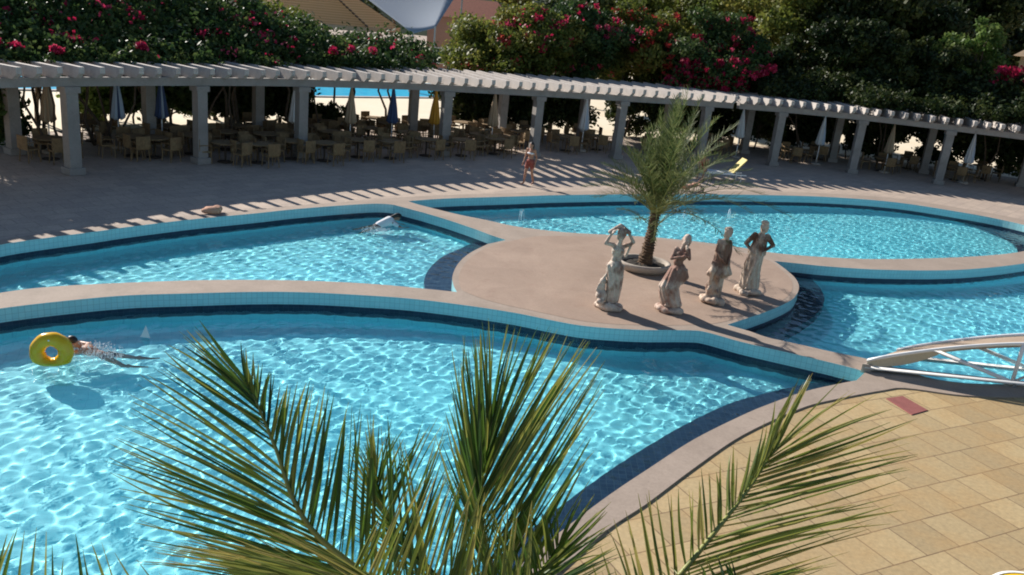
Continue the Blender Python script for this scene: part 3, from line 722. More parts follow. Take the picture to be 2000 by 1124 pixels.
def building(loc, rz, sz, label, col, roofc):
    r = empty('building', loc, rz, label, 'building'); w, d, h = sz
    wm = concrete('plaster ' + label[:12], col, tuple(c * 1.1 for c in col), tuple(c * .7 for c in col), 1)
    mb = MB(); mb.box((0, 0, h / 2), (w, d, h)); mb.build('wall', wm, r)
    mb = MB(); o = .5
    mb.add([(-w / 2 - o, -d / 2 - o, h), (w / 2 + o, -d / 2 - o, h), (w / 2 + o, d / 2 + o, h), (-w / 2 - o, d / 2 + o, h), (-w / 4, 0, h + 1.8), (w / 4, 0, h + 1.8)], [(0, 1, 5, 4), (1, 2, 5), (2, 3, 4, 5), (3, 0, 4), (3, 2, 1, 0)])
    rm = mat('roof tiles ' + label[:8], roofc, .8); n = noise(rm, 6, 4); base(rm, ramp(rm, n, [(.3, tuple(c * .7 for c in roofc)), (.7, roofc)])); mb.build('roof', rm, r)
    nwin = max(1, int(w / 2.6))
    for i in range(nwin):
        x = -w / 2 + w * (i + .5) / nwin
        mb = MB()
        for a, b in (((x - .6, -d / 2 - .03, .9), (x - .6, -d / 2 - .03, 2.3)), ((x + .6, -d / 2 - .03, .9), (x + .6, -d / 2 - .03, 2.3)), ((x - .66, -d / 2 - .03, .9), (x + .66, -d / 2 - .03, .9)), ((x - .66, -d / 2 - .03, 2.3), (x + .66, -d / 2 - .03, 2.3))): mb.bar(a, b, .1, .1)
        f = mb.build('window', M['white_paint'], r)
        m2 = MB(); m2.box((x, -d / 2 - .012, 1.6), (1.14, .02, 1.34)); m2.build('pane', mat('dark glass', (.02, .03, .04), .08), f)
building((gx(915, 84)[0], gx(915, 84)[1], 0), R(-8), (8, 5, 5.2), 'salmon pink building behind the gap in the bougainvilleas', (.50, .27, .19), (.35, .12, .07))
building((gx(2080, 62)[0], gx(2080, 62)[1], 0), R(-30), (7, 5, 6.9), 'building with a tan roof edge at the right edge', (.30, .24, .17), (.42, .30, .19))
def hill():
    n = 60; vs = []; m = mat('wooded hill', (.03, .05, .02), .95); nn_ = noise(m, .12, 6, .75); base(m, ramp(m, nn_, [(.3, (.012, .025, .01)), (.7, (.06, .085, .03))]))
    for j, (r, h) in enumerate(((170, 0), (185, 9), (205, 17), (230, 24), (270, 27))):
        for i in range(n + 1):
            a = math.pi * (.12 + .76 * i / n); k = h * (.75 + .3 * math.sin(i * .37 + j) + .12 * math.sin(i * 1.1))
            vs.append((r * math.cos(a) * 1.2, r * math.sin(a), k - .3))
    mb = MB(); mb.smooth = True; mb.add(vs, [(j * (n + 1) + i + 1, j * (n + 1) + i, (j + 1) * (n + 1) + i, (j + 1) * (n + 1) + i + 1) for j in range(4) for i in range(n)])
    o = mb.build('hill', m); o['kind'] = 'structure'
hill()
for i, (px, ds, h, w) in enumerate([(430, 95, 10, 8), (545, 92, 9, 7), (760, 118, 12, 9), (985, 96, 12, 8), (1080, 92, 13, 8), (1210, 95, 15, 9), (1340, 92, 15, 8), (1450, 98, 17, 9), (200, 90, 8, 9), (40, 85, 8, 9)]):
    labs = ['tree far behind the tan tent on its left', 'small tree just left of the tan tent roof', 'tree far behind the blue sail', 'tree behind the pink building', 'tree behind the dark round tree', 'tall distant tree above the palm', 'tall distant tree right of the palm', 'tall distant tree above the crimson cascade', 'distant tree behind the left bougainvilleas', 'distant tree in the top left corner']
    tree('tree', gx(px, ds), h, (w / 2, w / 2, h * .42), 'leaf_warm' if i % 2 else 'leaf_dark', labs[i], 'tree', 5000, .3, .25, ncl=26, cr=1.3)

# ------------------------------------------------------------------ furniture under the pergola
def make_chair():
    r = empty('terrace_chair', (0, 0, 0), 0, 'x', 'chair', 'wicker chairs around the terrace tables')
    mb = MB(); mb.box((0, 0, .44), (.46, .44, .05)); mb.build('seat', M['wicker'], r)
    mb = MB(); n = 6
    for i in range(n):
        a0, a1 = -.5 + i / n, -.5 + (i + 1) / n
        p = [(.5 * a, .22 + .05 * math.cos(a * 3.1), z) for a, z in ((a0, .47), (a1, .47), (a1, .90), (a0, .90))]; q = [(x, y + .03, z) for x, y, z in p]
        mb.add(p + q, [(3, 2, 1, 0), (4, 5, 6, 7), (0, 1, 5, 4), (2, 3, 7, 6)] + ([(3, 0, 4, 7)] if i == 0 else []) + ([(1, 2, 6, 5)] if i == n - 1 else []))
    mb.build('backrest', M['wicker'], r)
    for x in (-1, 1):
        for y in (-1, 1): m2 = MB(); m2.tube([(x * .2, y * .19, .43), (x * .23, y * .22, 0)], .02, 6); m2.build('leg', M['wicker'], r)
        m2 = MB(); m2.tube([(x * .24, -.2, .45), (x * .25, -.2, .66), (x * .25, .1, .68), (x * .24, .24, .66)], .018, 6); m2.build('armrest', M['wicker'], r)
    return r
def make_table():
    r = empty('terrace_table', (0, 0, 0), 0, 'x', 'table', 'round terrace tables')
    mb = MB(); mb.lathe([(.001, .70), (.5, .70), (.52, .715), (.52, .735), (.5, .75), (.001, .75)], n=24); mb.build('tabletop', M['wicker'], r)
    mb = MB(); mb.tube([(0, 0, .05), (0, 0, .71)], .035, 8); mb.build('column', M['dark_wood'], r)
    mb = MB(); mb.lathe([(.28, 0), (.28, .03), (.05, .06), (.001, .06)], n=16); mb.build('foot', M['dark_wood'], r)
    return r
chair0, table0 = make_chair(), make_table(); used_c = [False]; used_t = [False]
def place(proto, flag, loc, rz, label):
    o = proto if not flag[0] else copy_tree(proto); flag[0] = True
    o.location = loc; o.rotation_euler = (0, 0, rz); o['label'] = label; return o
# tables: pixel column, distance behind the front of the pergola
tabs = [(440, -.2), (505, -.7), (570, -.4), (635, -.9), (700, -.5), (765, -.9), (835, -.3), (905, -.2), (970, .3), (255, 1.9), (300, 1.4), (375, 1.6), (470, 3.2), (520, 1.3), (600, 3.0), (680, 3.4), (760, 4.0), (840, 3.6), (905, 5.2), (985, 1.3), (1040, 4.4), (1170, 2.2), (330, 3.6), (440, 2.0), (500, 4.6), (560, 1.7), (645, 1.6), (640, 4.4), (720, 2.6), (735, 5.6), (800, 1.5), (815, 4.6), (880, 2.8), (940, 1.4), (960, 4.8), (1015, 2.8), (1110, 1.6), (1140, 4.2), (1290, 1.8), (1400, 3.2), (1560, 2.2), (1610, 4.0), (1740, 2.0), (1790, 4.6), (1890, 2.4), (1940, 4.6), (180, 5.0), (95, 2.4)]
dirs = ['pool side', 'left side', 'far side', 'right side']
for k, (px, off) in enumerate(tabs):
    c, d, nn = col_at(px, off)
    rowf = lambda q: 'outer' if q[1] < 1 else 'front' if q[1] < 2.3 else ('middle' if q[1] < 4.1 else 'rear')
    secf = lambda q: 'far left' if q[0] < 430 else ('centre left' if q[0] < 700 else ('centre' if q[0] < 1000 else ('centre right' if q[0] < 1330 else 'far right')))
    me_ = (px, off); nth = ['first', 'second', 'third', 'fourth', 'fifth', 'sixth', 'seventh', 'eighth', 'ninth'][sum(1 for q in tabs if rowf(q) == rowf(me_) and q[0] < px and secf(q) == secf(me_))]
    where = f'{nth} {rowf(me_)} row table, {secf(me_)} of the pergola'
    place(table0, used_t, c, 0, 'round brown terrace table, ' + where)
    a0 = rnd.random() * 6.28
    base_a = math.atan2(-nn.y, -nn.x)
    for j in range(4):
        a = base_a - j * math.pi / 2 + rnd.uniform(-.25, .25); q = c + Vector((math.cos(a), math.sin(a), 0)) * rnd.uniform(.72, .85)
        place(chair0, used_c, q, a - math.pi / 2, f'wicker chair, {dirs[j]} of {where}')

def make_umbrella(name_mat):
    r = empty('folded_umbrella', (0, 0, 0), 0, 'x', 'umbrella', 'folded umbrellas on the terrace')
    mb = MB(); mb.tube([(0, 0, .05), (0, 0, 2.72)], .024, 8); mb.build('pole', M['white_paint'], r)
    mb = MB(); mb.smooth = True; n = 32; prof = [(.03, 2.66), (.06, 2.5), (.10, 2.2), (.145, 1.8), (.18, 1.4), (.215, 1.12), (.16, 1.08)]; vs = []
    for rr, z in prof:
        for k in range(n):
            q = rr * (1 + .33 * math.cos(8 * 2 * math.pi * k / n) * min(1, (2.7 - z))); vs.append((q * math.cos(2 * math.pi * k / n), q * math.sin(2 * math.pi * k / n), z + .05 * math.cos(8 * 2 * math.pi * k / n) * (z < 1.2)))
    mb.add(vs, [(i * n + (k + 1) % n, i * n + k, (i + 1) * n + k, (i + 1) * n + (k + 1) % n) for i in range(len(prof) - 1) for k in range(n)])
    if name_mat[1]:
        mb.m = [1 if (i % n) // 2 % 4 == 1 else 0 for i in range(len(mb.f))]
    mb.build('canopy', [M[name_mat[0]], M[name_mat[1] or name_mat[0]]], r)
    mb = MB(); mb.tube([(0, 0, 2.66), (0, 0, 2.82)], [.035, .012], 8); mb.build('finial', M['white_paint'], r)
    mb = MB(); mb.lathe([(.27, 0), (.27, .06), (.22, .1), (.04, .12), (.04, .3)], n=16); mb.build('base', M['planter'], r)
    return r
for px, ty, mm, lab in [(92, 205, ('cloth_beige', None), 'grey beige folded umbrella left of the first blue one'), (228, 172, ('cloth_blue', 'cloth_navy'), 'blue folded umbrella, leftmost of the blue ones'), (314, 166, ('cloth_navy', 'cloth_blue'), 'navy folded umbrella with a pale stripe'),
                        (577, 168, ('cloth_white', 'cloth_blue'), 'white and pale blue folded umbrella at a pergola post'), (686, 198, ('cloth_beige', None), 'brown folded umbrella before the sunlit sand'), (769, 183, ('cloth_navy', None), 'nearly black folded umbrella in front of the far pool'),
                        (852, 186, ('cloth_orange', None), 'orange folded umbrella left of the striped blue one'), (876, 170, ('cloth_blue', 'cloth_navy'), 'striped blue folded umbrella right of the far pool'), (967, 193, ('cloth_beige', None), 'beige folded umbrella between wicker chairs'), (1148, 188, ('cloth_white', 'cloth_blue'), 'pale folded umbrella before the narrow bright gap'),
                        (1455, 207, ('cloth_white', None), 'white folded umbrella right of the palm'), (1614, 222, ('cloth_white', 'cloth_blue'), 'pale green blue folded umbrella between right posts'), (1750, 236, ('cloth_beige', None), 'slim beige folded umbrella at the right'),
                        (1908, 254, ('cloth_white', 'cloth_blue'), 'white striped folded umbrella nearest the right edge')]:
    dist = 24.0; off = 0
    while off < (3.4 if px < 400 else 1.6) or g.z > 3.1:
        g = DP(px, ty, dist); s = s_near(g); p, d, nn = at_s(s); off = (Vector((g.x, g.y, 0)) - p).dot(nn); dist += .2
        if dist > 70: break
    u = make_umbrella(mm); u.location = (g.x, g.y, 0); u['label'] = lab

# ------------------------------------------------------------------ bodies
def blob_mesh(parts, voxel, smooth=6, name='body'):
    """limbs (a, b, ra, rb) and ellipsoids ('e', c, (rx, ry, rz)[, matrix]) fused into one skin"""
    mb = MB()
    for q in parts:
        if q[0] == 'e':
            c, rad = Vector(q[1]), q[2]; Mx = q[3] if len(q) > 3 else Matrix.Identity(3); n, m_ = 12, 8; vs = [Mx @ Vector((0, 0, -rad[2])) + c]
            for i in range(1, m_):
                th = math.pi * i / m_
                for k in range(n): vs.append(Mx @ Vector((rad[0] * math.sin(th) * math.cos(2 * math.pi * k / n), rad[1] * math.sin(th) * math.sin(2 * math.pi * k / n), -rad[2] * math.cos(th))) + c)
            vs.append(Mx @ Vector((0, 0, rad[2])) + c)
            fs = [(0, 1 + (k + 1) % n, 1 + k) for k in range(n)] + [(1 + i * n + k, 1 + i * n + (k + 1) % n, 1 + (i + 1) * n + (k + 1) % n, 1 + (i + 1) * n + k) for i in range(m_ - 2) for k in range(n)]
            b = 1 + (m_ - 2) * n; fs += [(b + k, b + (k + 1) % n, len(vs) - 1) for k in range(n)]
            mb.add(vs, fs)
        else:
            a, b, ra, rb = Vector(q[0]), Vector(q[1]), q[2], q[3]; d = (b - a)
            if d.length < 1e-5: continue
            u = d.normalized(); pts = []; rr = []
            for i in range(5): th = math.pi / 2 * (1 - i / 4); pts.append(a - u * ra * math.sin(th)); rr.append(max(ra * math.cos(th), .001))
            for i in range(5): th = math.pi / 2 * i / 4; pts.append(b + u * rb * math.sin(th)); rr.append(max(rb * math.cos(th), .001))
            mb.tube(pts, rr, 10)
    me = bpy.data.meshes.new('tmp'); me.from_pydata(mb.v, [], mb.f); me.update()
    o = bpy.data.objects.new('tmp', me); COL.objects.link(o)
    r = o.modifiers.new('r', 'REMESH'); r.mode = 'VOXEL'; r.voxel_size = voxel; r.use_smooth_shade = True
    s_ = o.modifiers.new('s', 'SMOOTH'); s_.factor = .5; s_.iterations = smooth
    dg = bpy.context.evaluated_depsgraph_get(); out = bpy.data.meshes.new_from_object(o.evaluated_get(dg)); out.name = name
    bpy.data.objects.remove(o); bpy.data.meshes.remove(me)
    out.polygons.foreach_set('use_smooth', [True] * len(out.polygons)); return out
def hand(w, d, side, s=1.0, curl=.4):
    """palm and five fingers from wrist w towards d; side: where the thumb leaves"""
    w, d, side = Vector(w), Vector(d).normalized(), Vector(side).normalized(); side = (side - d * side.dot(d)).normalized(); nrm = d.cross(side)
    out = [(w, w + d * .08 * s, .026 * s, .032 * s), (w + d * .05 * s + side * .02 * s, w + d * .085 * s + side * .022 * s, .02 * s, .018 * s), (w + d * .05 * s - side * .02 * s, w + d * .08 * s - side * .024 * s, .02 * s, .017 * s)]
    for k, ln in enumerate((.072, .08, .075, .058)):
        a = w + d * .09 * s + side * (.03 - .02 * k) * s; b = a + (d + nrm * curl * .4) * ln * .55 * s; c = b + (d + nrm * curl * 1.2).normalized() * ln * .5 * s
        out += [(a, b, .0095 * s, .0085 * s), (b, c, .0085 * s, .007 * s)]
    a = w + d * .025 * s + side * .028 * s; b = a + (side * .9 + d * .8).normalized() * .045 * s; c = b + (side * .3 + d).normalized() * .035 * s
    return out + [(a, b, .012 * s, .0105 * s), (b, c, .0105 * s, .008 * s)]
def person_parts(J):
    """J: joint positions of a figure, metres"""
    g = lambda k: Vector(J[k]); P = []
    pel, ch, nk, hd = g('pelvis'), g('chest'), g('neck'), g('head'); ax = (g('sr') - g('sl')).normalized(); upv = (ch - pel).normalized(); fw = upv.cross(ax) * -1
    Mx = Matrix((ax, -fw, upv)).transposed()
    P += [('e', pel, (.165, .115, .12), Mx), ('e', pel.lerp(ch, .45), (.125, .09, .15), Mx), ('e', ch, (.155, .105, .16), Mx), (ch + upv * .06, nk, .07, .05), (nk, hd, .048, .05)]
    for s_ in 'lr':
        P += [(ch + upv * .09, g('s' + s_), .065, .055), (g('s' + s_), g('e' + s_), .048, .037), (g('e' + s_), g('w' + s_), .037, .025)]
        P += hand(g('w' + s_), g('w' + s_) - g('e' + s_), fw if s_ == 'l' else fw)
        h = g('h' + s_); P += [(h, g('k' + s_), .085, .055), (g('k' + s_), g('a' + s_), .056, .036), ('e', g('k' + s_).lerp(g('a' + s_), .3), (.055, .058, .09))]
        if 't' + s_ in J: P += [(g('a' + s_), g('t' + s_), .036, .024)]
    hu = (hd - nk).normalized(); hf = Vector(J.get('face', fw)).normalized(); hf = (hf - hu * hf.dot(hu)).normalized(); hx = hu.cross(hf); Hm = Matrix((hx, hf, hu)).transposed()
    P += [('e', hd + hu * .06, (.072, .09, .105), Hm), ('e', hd + hf * .03 - hu * .01, (.052, .06, .065), Hm), (hd + hf * .088 + hu * .055, hd + hf * .108 + hu * .02, .009, .014), (hd + hf * .09 - hu * .015 - hx * .02, hd + hf * .09 - hu * .015 + hx * .02, .008, .008)]
    for q in (-1, 1): P += [('e', hd + hx * q * .073 + hu * .04, (.012, .02, .03), Hm), ('e', hd + hf * .08 + hx * q * .03 + hu * .055, (.012, .01, .008), Hm)]
    return P, Hm, hd + hu * .06, fw
def hair_parts(Hm, c, long=False):
    P = [('e', c + Hm @ Vector((0, -.018, .022)), (.083, .095, .10), Hm)]
    if long: P += [(c + Hm @ Vector((0, -.07, 0)), c + Hm @ Vector((0, -.10, -.22)), .07, .045)]
    return P
def put(me, name, m, root): return mesh_obj(name, me, m, root)

STAND = dict(pelvis=(0, 0, .93), chest=(0, 0, 1.22), neck=(0, 0, 1.42), head=(0, -.01, 1.5), sl=(-.17, 0, 1.37), sr=(.17, 0, 1.37), el=(-.23, -.02, 1.1), er=(.23, .06, 1.1), wl=(-.22, -.14, .87), wr=(.24, .0, .86),
             hl=(-.09, 0, .88), hr=(.09, 0, .88), kl=(-.1, -.1, .5), kr=(.1, .04, .5), al=(-.1, -.16, .08), ar=(.1, .2, .09), tl=(-.11, -.33, .035), tr=(.11, .07, .03))
def standing(name_label, loc, rz, top, bottom, long=True, voxel=.014, group=None):
    root = empty('person', loc, rz, name_label, 'person', group); P, Hm, hc, fw = person_parts(STAND)
    put(blob_mesh(P, voxel, 3), 'body', M['skin'], root)
    put(blob_mesh(hair_parts(Hm, hc, long), .014, 3, 'hair'), 'hair', M['hair'], root)
    if top: put(blob_mesh([('e', (0, -.01, 1.235), (.168, .122, .13 if top[1] == 'full' else .055)), ('e', (0, 0, 1.05), (.148, .112, .15 if top[1] == 'full' else .001))], .014, 2, 'top'), 'top', M[top[0]], root)
    put(blob_mesh([('e', (0, 0, .93), (.182, .135, .115)), ((-.09, 0, .88), (-.098, -.05, .70), .1, .094), ((.09, 0, .88), (.096, .02, .70), .1, .094)], .014, 2, 'shorts'), 'shorts', M[bottom], root)
    return root
standing('tanned bather in white top and red shorts walking along the far pool edge', tuple(G(1031, 361)), R(-35), ('white_cloth', 'half'), 'red_cloth')
far_p = [(760, 66, 'blue_cloth', 'blue_cloth', 'person in a blue shirt far off under the sail'), (676, 64, 'pink_cloth', 'black_cloth', 'person in a pink shirt far off under the tan tent'), (800, 62, 'white_cloth', 'black_cloth', 'person in a white shirt beside the sail mast'), (712, 63, 'black_cloth', 'white_cloth', 'person in a black shirt far off under the tan tent')]
for px, ds, tp, bt, lab in far_p: standing(lab, gx(px, ds), R(rnd.uniform(-40, 40)), (tp, 'full'), bt, False, .03, 'guests on the far terrace')

# ------------------------------------------------------------------ statues on the island
def stone(name, a, b, dark, seed, lo=.5, hi=.72, zb=None):
    m = mat(name, rough=.75); tc = N(m, 'ShaderNodeTexCoord').outputs['Object']
    mp = N(m, 'ShaderNodeMapping'); mp.inputs['Location'].default_value = (seed * 3.1, seed, seed * .7); mp.inputs['Scale'].default_value = (1.5, 1.5, 1.0); L(m, tc, mp.inputs['Vector'])
    n1 = noise(m, 2.6, 5, .65, mp.outputs[0]); n2 = noise(m, 12, 5, .7, mp.outputs[0]); c = ramp(m, n2, [(.3, a), (.7, b)])
    f = n1
    if zb:
        sp = N(m, 'ShaderNodeSeparateXYZ'); L(m, tc, sp.inputs[0]); z = ramp(m, N_map(m, sp.outputs['Z']), [(zb[0] / 2.2 - .03, (0, 0, 0)), (zb[0] / 2.2 + .03, (.2, .2, .2)), (zb[1] / 2.2 - .03, (.2, .2, .2)), (zb[1] / 2.2 + .03, (0, 0, 0))])
        ad = N(m, 'ShaderNodeMath', operation='ADD'); L(m, n1, ad.inputs[0]); L(m, z, ad.inputs[1]); f = ad.outputs[0]
    base(m, mix(m, ramp(m, f, [(lo, (0, 0, 0)), (hi, (1, 1, 1))]), c, dark)); bump(m, n2, .6, .02); return m
def N_map(m, z):
    d = N(m, 'ShaderNodeMath', operation='DIVIDE'); L(m, z, d.inputs[0]); d.inputs[1].default_value = 2.2; return d.outputs[0]
def shand(w, d): return hand(w, d, (0, -1, .3), 1.15)
def statue(px, py, rz, label, parts, plinth, m_body, drape=None, extra=None, head=None, sc=1.0, m_drape=None):
    g = G(px, py, TOP); r = empty('statue', (g.x, g.y, TOP + .004), rz, label, 'statue', 'four stone statues on the island'); r.scale = (sc * 1.02, sc * 1.02, sc)
    put(blob_mesh(plinth, .022, 2, 'plinth'), 'plinth', m_drape or m_body, r)
    put(blob_mesh(parts, .0145, 2, 'figure'), 'figure', m_body, r)
    if drape: put(blob_mesh(drape, .016, 1, 'drape'), 'drape', m_drape or m_body, r)
    if extra: put(blob_mesh(extra[1], .016, 1, extra[0]), extra[0], m_drape or m_body, r)
    return r
def folds(axis_pts, r0, r1, n=9, amp=.35, ph=0.0, twist=.6):
    """ridges of cloth running along a body line"""
    out = []; P = [Vector(p) for p in axis_pts]
    for k in range(n):
        a = ph + 2 * math.pi * k / n; pts = []
        for i, p in enumerate(P):
            t = i / (len(P) - 1); rr = r0 + (r1 - r0) * t; b = a + twist * t; pts.append(p + Vector((rr * math.cos(b), rr * .8 * math.sin(b), 0)))
        for i in range(len(pts) - 1):
            w = .03 + .022 * (i / len(pts)) + rnd.uniform(0, .012); out.append((pts[i], pts[i + 1], w, w + .004))
    for i in range(len(P) - 1):
        t0, t1 = i / (len(P) - 1), (i + 1) / (len(P) - 1); out.append((P[i], P[i + 1], (r0 + (r1 - r0) * t0) * .92, (r0 + (r1 - r0) * t1) * .92))
    return out
def rock(rx, ry, h, n=9, c=(0, 0)):
    out = [('e', (c[0], c[1], h * .35), (rx, ry, h * .55))]
    for k in range(n):
        a = 2 * math.pi * k / n + rnd.uniform(-.2, .2); q = rnd.uniform(.6, .95)
        out.append(('e', (c[0] + rx * q * math.cos(a), c[1] + ry * q * math.sin(a), h * rnd.uniform(.2, .5)), (rnd.uniform(.08, .13), rnd.uniform(.08, .12), rnd.uniform(.06, .11))))
    return out
def headp(c, tilt=(0, 0), turn=0.0, bun=True):
    c = Vector(c); u = Vector((tilt[0], tilt[1], 1)).normalized(); f = Vector((math.sin(turn), -math.cos(turn), 0)); f = (f - u * f.dot(u)).normalized(); x = u.cross(f); Q = Matrix((x, f, u)).transposed()
    P = [('e', c, (.078, .095, .115), Q), ('e', c + f * .035 - u * .045, (.055, .06, .06), Q), (c + f * .092, c + f * .112 - u * .035, .010, .016), (c + f * .09 - u * .062 - x * .02, c + f * .09 - u * .062 + x * .02, .01, .01)]
    P += [('e', c - f * .02 + u * .03, (.092, .105, .11), Q)]
    if bun: P += [('e', c - f * .12 + u * .05, (.05, .055, .05), Q)]
    for q in (-1, 1): P += [('e', c + f * .085 + x * q * .032 + u * .0, (.014, .01, .01), Q), (c + x * q * .085 - f * .01, c + x * q * .07 - f * .03 - u * .11, .03, .02)]
    return P
st_cols = [stone('cream statue stone', (.48, .36, .28), (.68, .57, .47), (.22, .12, .085), 1, .47, .66), stone('rosy statue stone', (.46, .33, .26), (.62, .50, .41), (.24, .12, .085), 2, .46, .66, (.75, 1.55)),
           stone('tan statue stone', (.48, .35, .26), (.62, .49, .38), (.20, .11, .075), 3, .48, .68, (.95, 1.5)), stone('dark stained statue stone', (.50, .38, .29), (.64, .52, .41), (.13, .065, .04), 4, .51, .69, (1.15, 1.55))]
# 1: both arms raised to a cloth at the head, jar and dolphin at the left leg
P1 = [('e', (0, 0, .98), (.15, .115, .13)), ('e', (.0, 0, 1.14), (.115, .085, .13)), ('e', (.01, 0, 1.33), (.145, .105, .17)), ('e', (-.06, -.09, 1.37), (.05, .045, .05)), ('e', (.07, -.09, 1.37), (.05, .045, .05)),
      ((.01, 0, 1.44), (.03, -.02, 1.60), .06, .05), ((-.12, 0, 1.46), (-.29, -.06, 1.50), .055, .042), ((-.29, -.06, 1.50), (-.20, -.06, 1.70), .042, .03), ((.15, 0, 1.46), (.30, -.04, 1.56), .055, .042), ((.30, -.04, 1.56), (.18, -.06, 1.74), .042, .03),
      ((-.07, 0, .95), (-.06, -.1, .56), .10, .065), ((-.06, -.1, .56), (-.03, -.03, .20), .06, .04), ((-.03, -.03, .18), (-.05, -.16, .17), .04, .03), ((.07, 0, .95), (.07, -.02, .56), .10, .065), ((.07, -.02, .56), (.08, .02, .2), .06, .04), ((.08, .02, .18), (.11, -.12, .17), .04, .03)]
P1 += headp((.04, -.03, 1.71), (.12, 0), .3) + shand((-.20, -.06, 1.70), (.5, 0, .6)) + shand((.18, -.06, 1.74), (-.6, 0, .5))
D1 = folds([(.0, .01, 1.0), (.02, .0, .8), (.03, 0, .5), (.02, 0, .2)], .17, .11, 9) + [((-.22, -.02, 1.74), (.0, .04, 1.88), .045, .05), ((.0, .04, 1.88), (.2, -.02, 1.76), .05, .04), ((.28, 0, 1.56), (.2, .06, 1.2), .04, .03)]
E1 = [('e', (-.22, -.02, .30), (.13, .12, .17)), ('e', (-.22, -.02, .5), (.07, .07, .08)), ((-.22, -.02, .52), (-.22, -.02, .64), .05, .075), ((-.30, -.02, .56), (-.34, -.03, .42), .022, .022), ((-.26, -.02, .62), (-.14, 0, .84), .04, .025), ('e', (-.13, 0, .86), (.05, .03, .05)), ('e', (-.25, -.14, .2), (.09, .07, .07))]
statue(1190, 604, R(6), 'cream statue with both arms raised to its head and a jar at its side', P1, rock(.30, .24, .19), st_cols[0], D1, ('jar', E1), sc=1.06)
# 2: swaying figure, one arm at the head, drapery round the legs
P2 = [('e', (.06, 0, 1.0), (.155, .12, .14)), ('e', (.03, 0, 1.18), (.11, .085, .13)), ('e', (.07, 0, 1.36), (.14, .105, .16)), ('e', (.01, -.09, 1.40), (.048, .045, .05)), ('e', (.13, -.09, 1.40), (.048, .045, .05)), ((.08, 0, 1.46), (.10, -.01, 1.62), .066, .058),
      ((-.05, 0, 1.48), (-.13, -.08, 1.26), .052, .04), ((-.13, -.08, 1.26), (.04, -.16, 1.34), .038, .028), ((.20, 0, 1.48), (.25, -.06, 1.30), .052, .04), ((.25, -.06, 1.30), (.16, -.14, 1.50), .038, .028),
      ((.0, 0, .95), (-.12, -.14, .62), .11, .075), ((-.12, -.14, .62), (-.05, -.02, .24), .066, .04), ((-.05, -.02, .22), (-.10, -.18, .19), .04, .03), ((.12, 0, .96), (.02, -.06, .60), .11, .07), ((.02, -.06, .6), (.06, .04, .22), .06, .04), ((.06, .04, .2), (.07, -.1, .18), .04, .03)]
P2 += headp((.13, -.03, 1.71), (.15, .05), -.3) + shand((.04, -.16, 1.34), (1, 0, .3)) + shand((.16, -.14, 1.50), (-.1, 0, 1))
D2 = folds([(.07, .01, 1.02), (.0, -.01, .82), (-.09, -.05, .6), (-.05, 0, .4), (.02, .02, .2)], .165, .20, 11, twist=.9) + [((.20, .02, 1.0), (.27, .0, .86), .06, .045), ((.27, 0, .86), (.18, .02, .7), .045, .04)]
statue(1306, 609, R(-8), 'rosy swaying statue with drapery round its bent legs, second from left', P2, rock(.27, .24, .19), st_cols[1], D2, sc=1.04)
# 3: seated on a tall rock, leaning to the right
P3 = [('e', (.02, 0, 1.02), (.15, .12, .13)), ('e', (.03, 0, 1.2), (.115, .09, .13)), ('e', (.05, 0, 1.38), (.135, .1, .16)), ((.06, 0, 1.47), (.08, -.01, 1.63), .066, .058), ((-.07, 0, 1.5), (-.12, -.06, 1.28), .05, .038), ((-.12, -.06, 1.28), (-.02, -.16, 1.16), .036, .027),
      ((.17, 0, 1.5), (.21, -.02, 1.28), .05, .038), ((.21, -.02, 1.28), (.19, -.12, 1.08), .036, .027), ((-.06, 0, .98), (-.14, -.16, .80), .10, .07), ((-.14, -.16, .80), (-.12, -.06, .42), .06, .038), ((-.12, -.06, .4), (-.17, -.2, .36), .036, .028), ((.08, 0, .98), (.0, -.14, .72), .10, .066), ((.0, -.14, .72), (.06, -.04, .36), .055, .038), ((.06, -.04, .34), (.05, -.18, .31), .036, .028)]
P3 += headp((.10, -.02, 1.72), (.2, .05), .5) + shand((-.02, -.16, 1.16), (.6, 0, -.6)) + shand((.19, -.12, 1.08), (0, 0, -1))
D3 = folds([(.05, .02, 1.45), (.05, .02, 1.2), (.06, .03, .95), (.13, .04, .74)], .13, .17, 9) + [((-.10, -.05, .86), (-.20, -.10, .72), .07, .06), ((-.20, -.10, .72), (-.10, -.08, .66), .06, .05)]
R3 = rock(.25, .23, .20) + [('e', (-.04, .02, .36), (.17, .15, .22)), ('e', (.05, .04, .56), (.12, .12, .16)), ('e', (.0, .03, .78), (.09, .09, .2)), ((-.12, -.04, .2), (-.1, -.05, .6), .07, .05), ((.12, 0, .2), (.13, .03, .64), .06, .06)]
statue(1390, 591, R(-4), 'slim tan statue leaning right on a tall pale rock, third from left', P3, R3, st_cols[2], D3, sc=1.05)
# 4: wide skirt, dark bodice, hands at the hips
P4 = [('e', (.02, 0, 1.02), (.16, .13, .13)), ('e', (.03, 0, 1.2), (.12, .095, .13)), ('e', (.05, 0, 1.38), (.16, .115, .17)), ('e', (-.02, -.1, 1.41), (.055, .05, .055)), ('e', (.12, -.1, 1.41), (.055, .05, .055)), ((.05, 0, 1.48), (.07, -.01, 1.64), .07, .06),
      ((-.10, 0, 1.5), (-.27, .02, 1.26), .07, .055), ((-.27, .02, 1.26), (-.12, -.10, 1.10), .05, .03), ((.20, 0, 1.5), (.36, .0, 1.30), .07, .055), ((.36, 0, 1.30), (.18, -.10, 1.16), .05, .03), ((-.06, -.02, .95), (-.08, -.1, .5), .1, .065), ((-.08, -.1, .5), (-.06, -.05, .2), .06, .04), ((.08, 0, .95), (.07, -.05, .5), .1, .065), ((.07, -.05, .5), (.08, 0, .2), .06, .04), ((-.06, -.05, .18), (-.09, -.2, .17), .04, .03), ((.08, 0, .18), (.1, -.15, .17), .04, .03)]
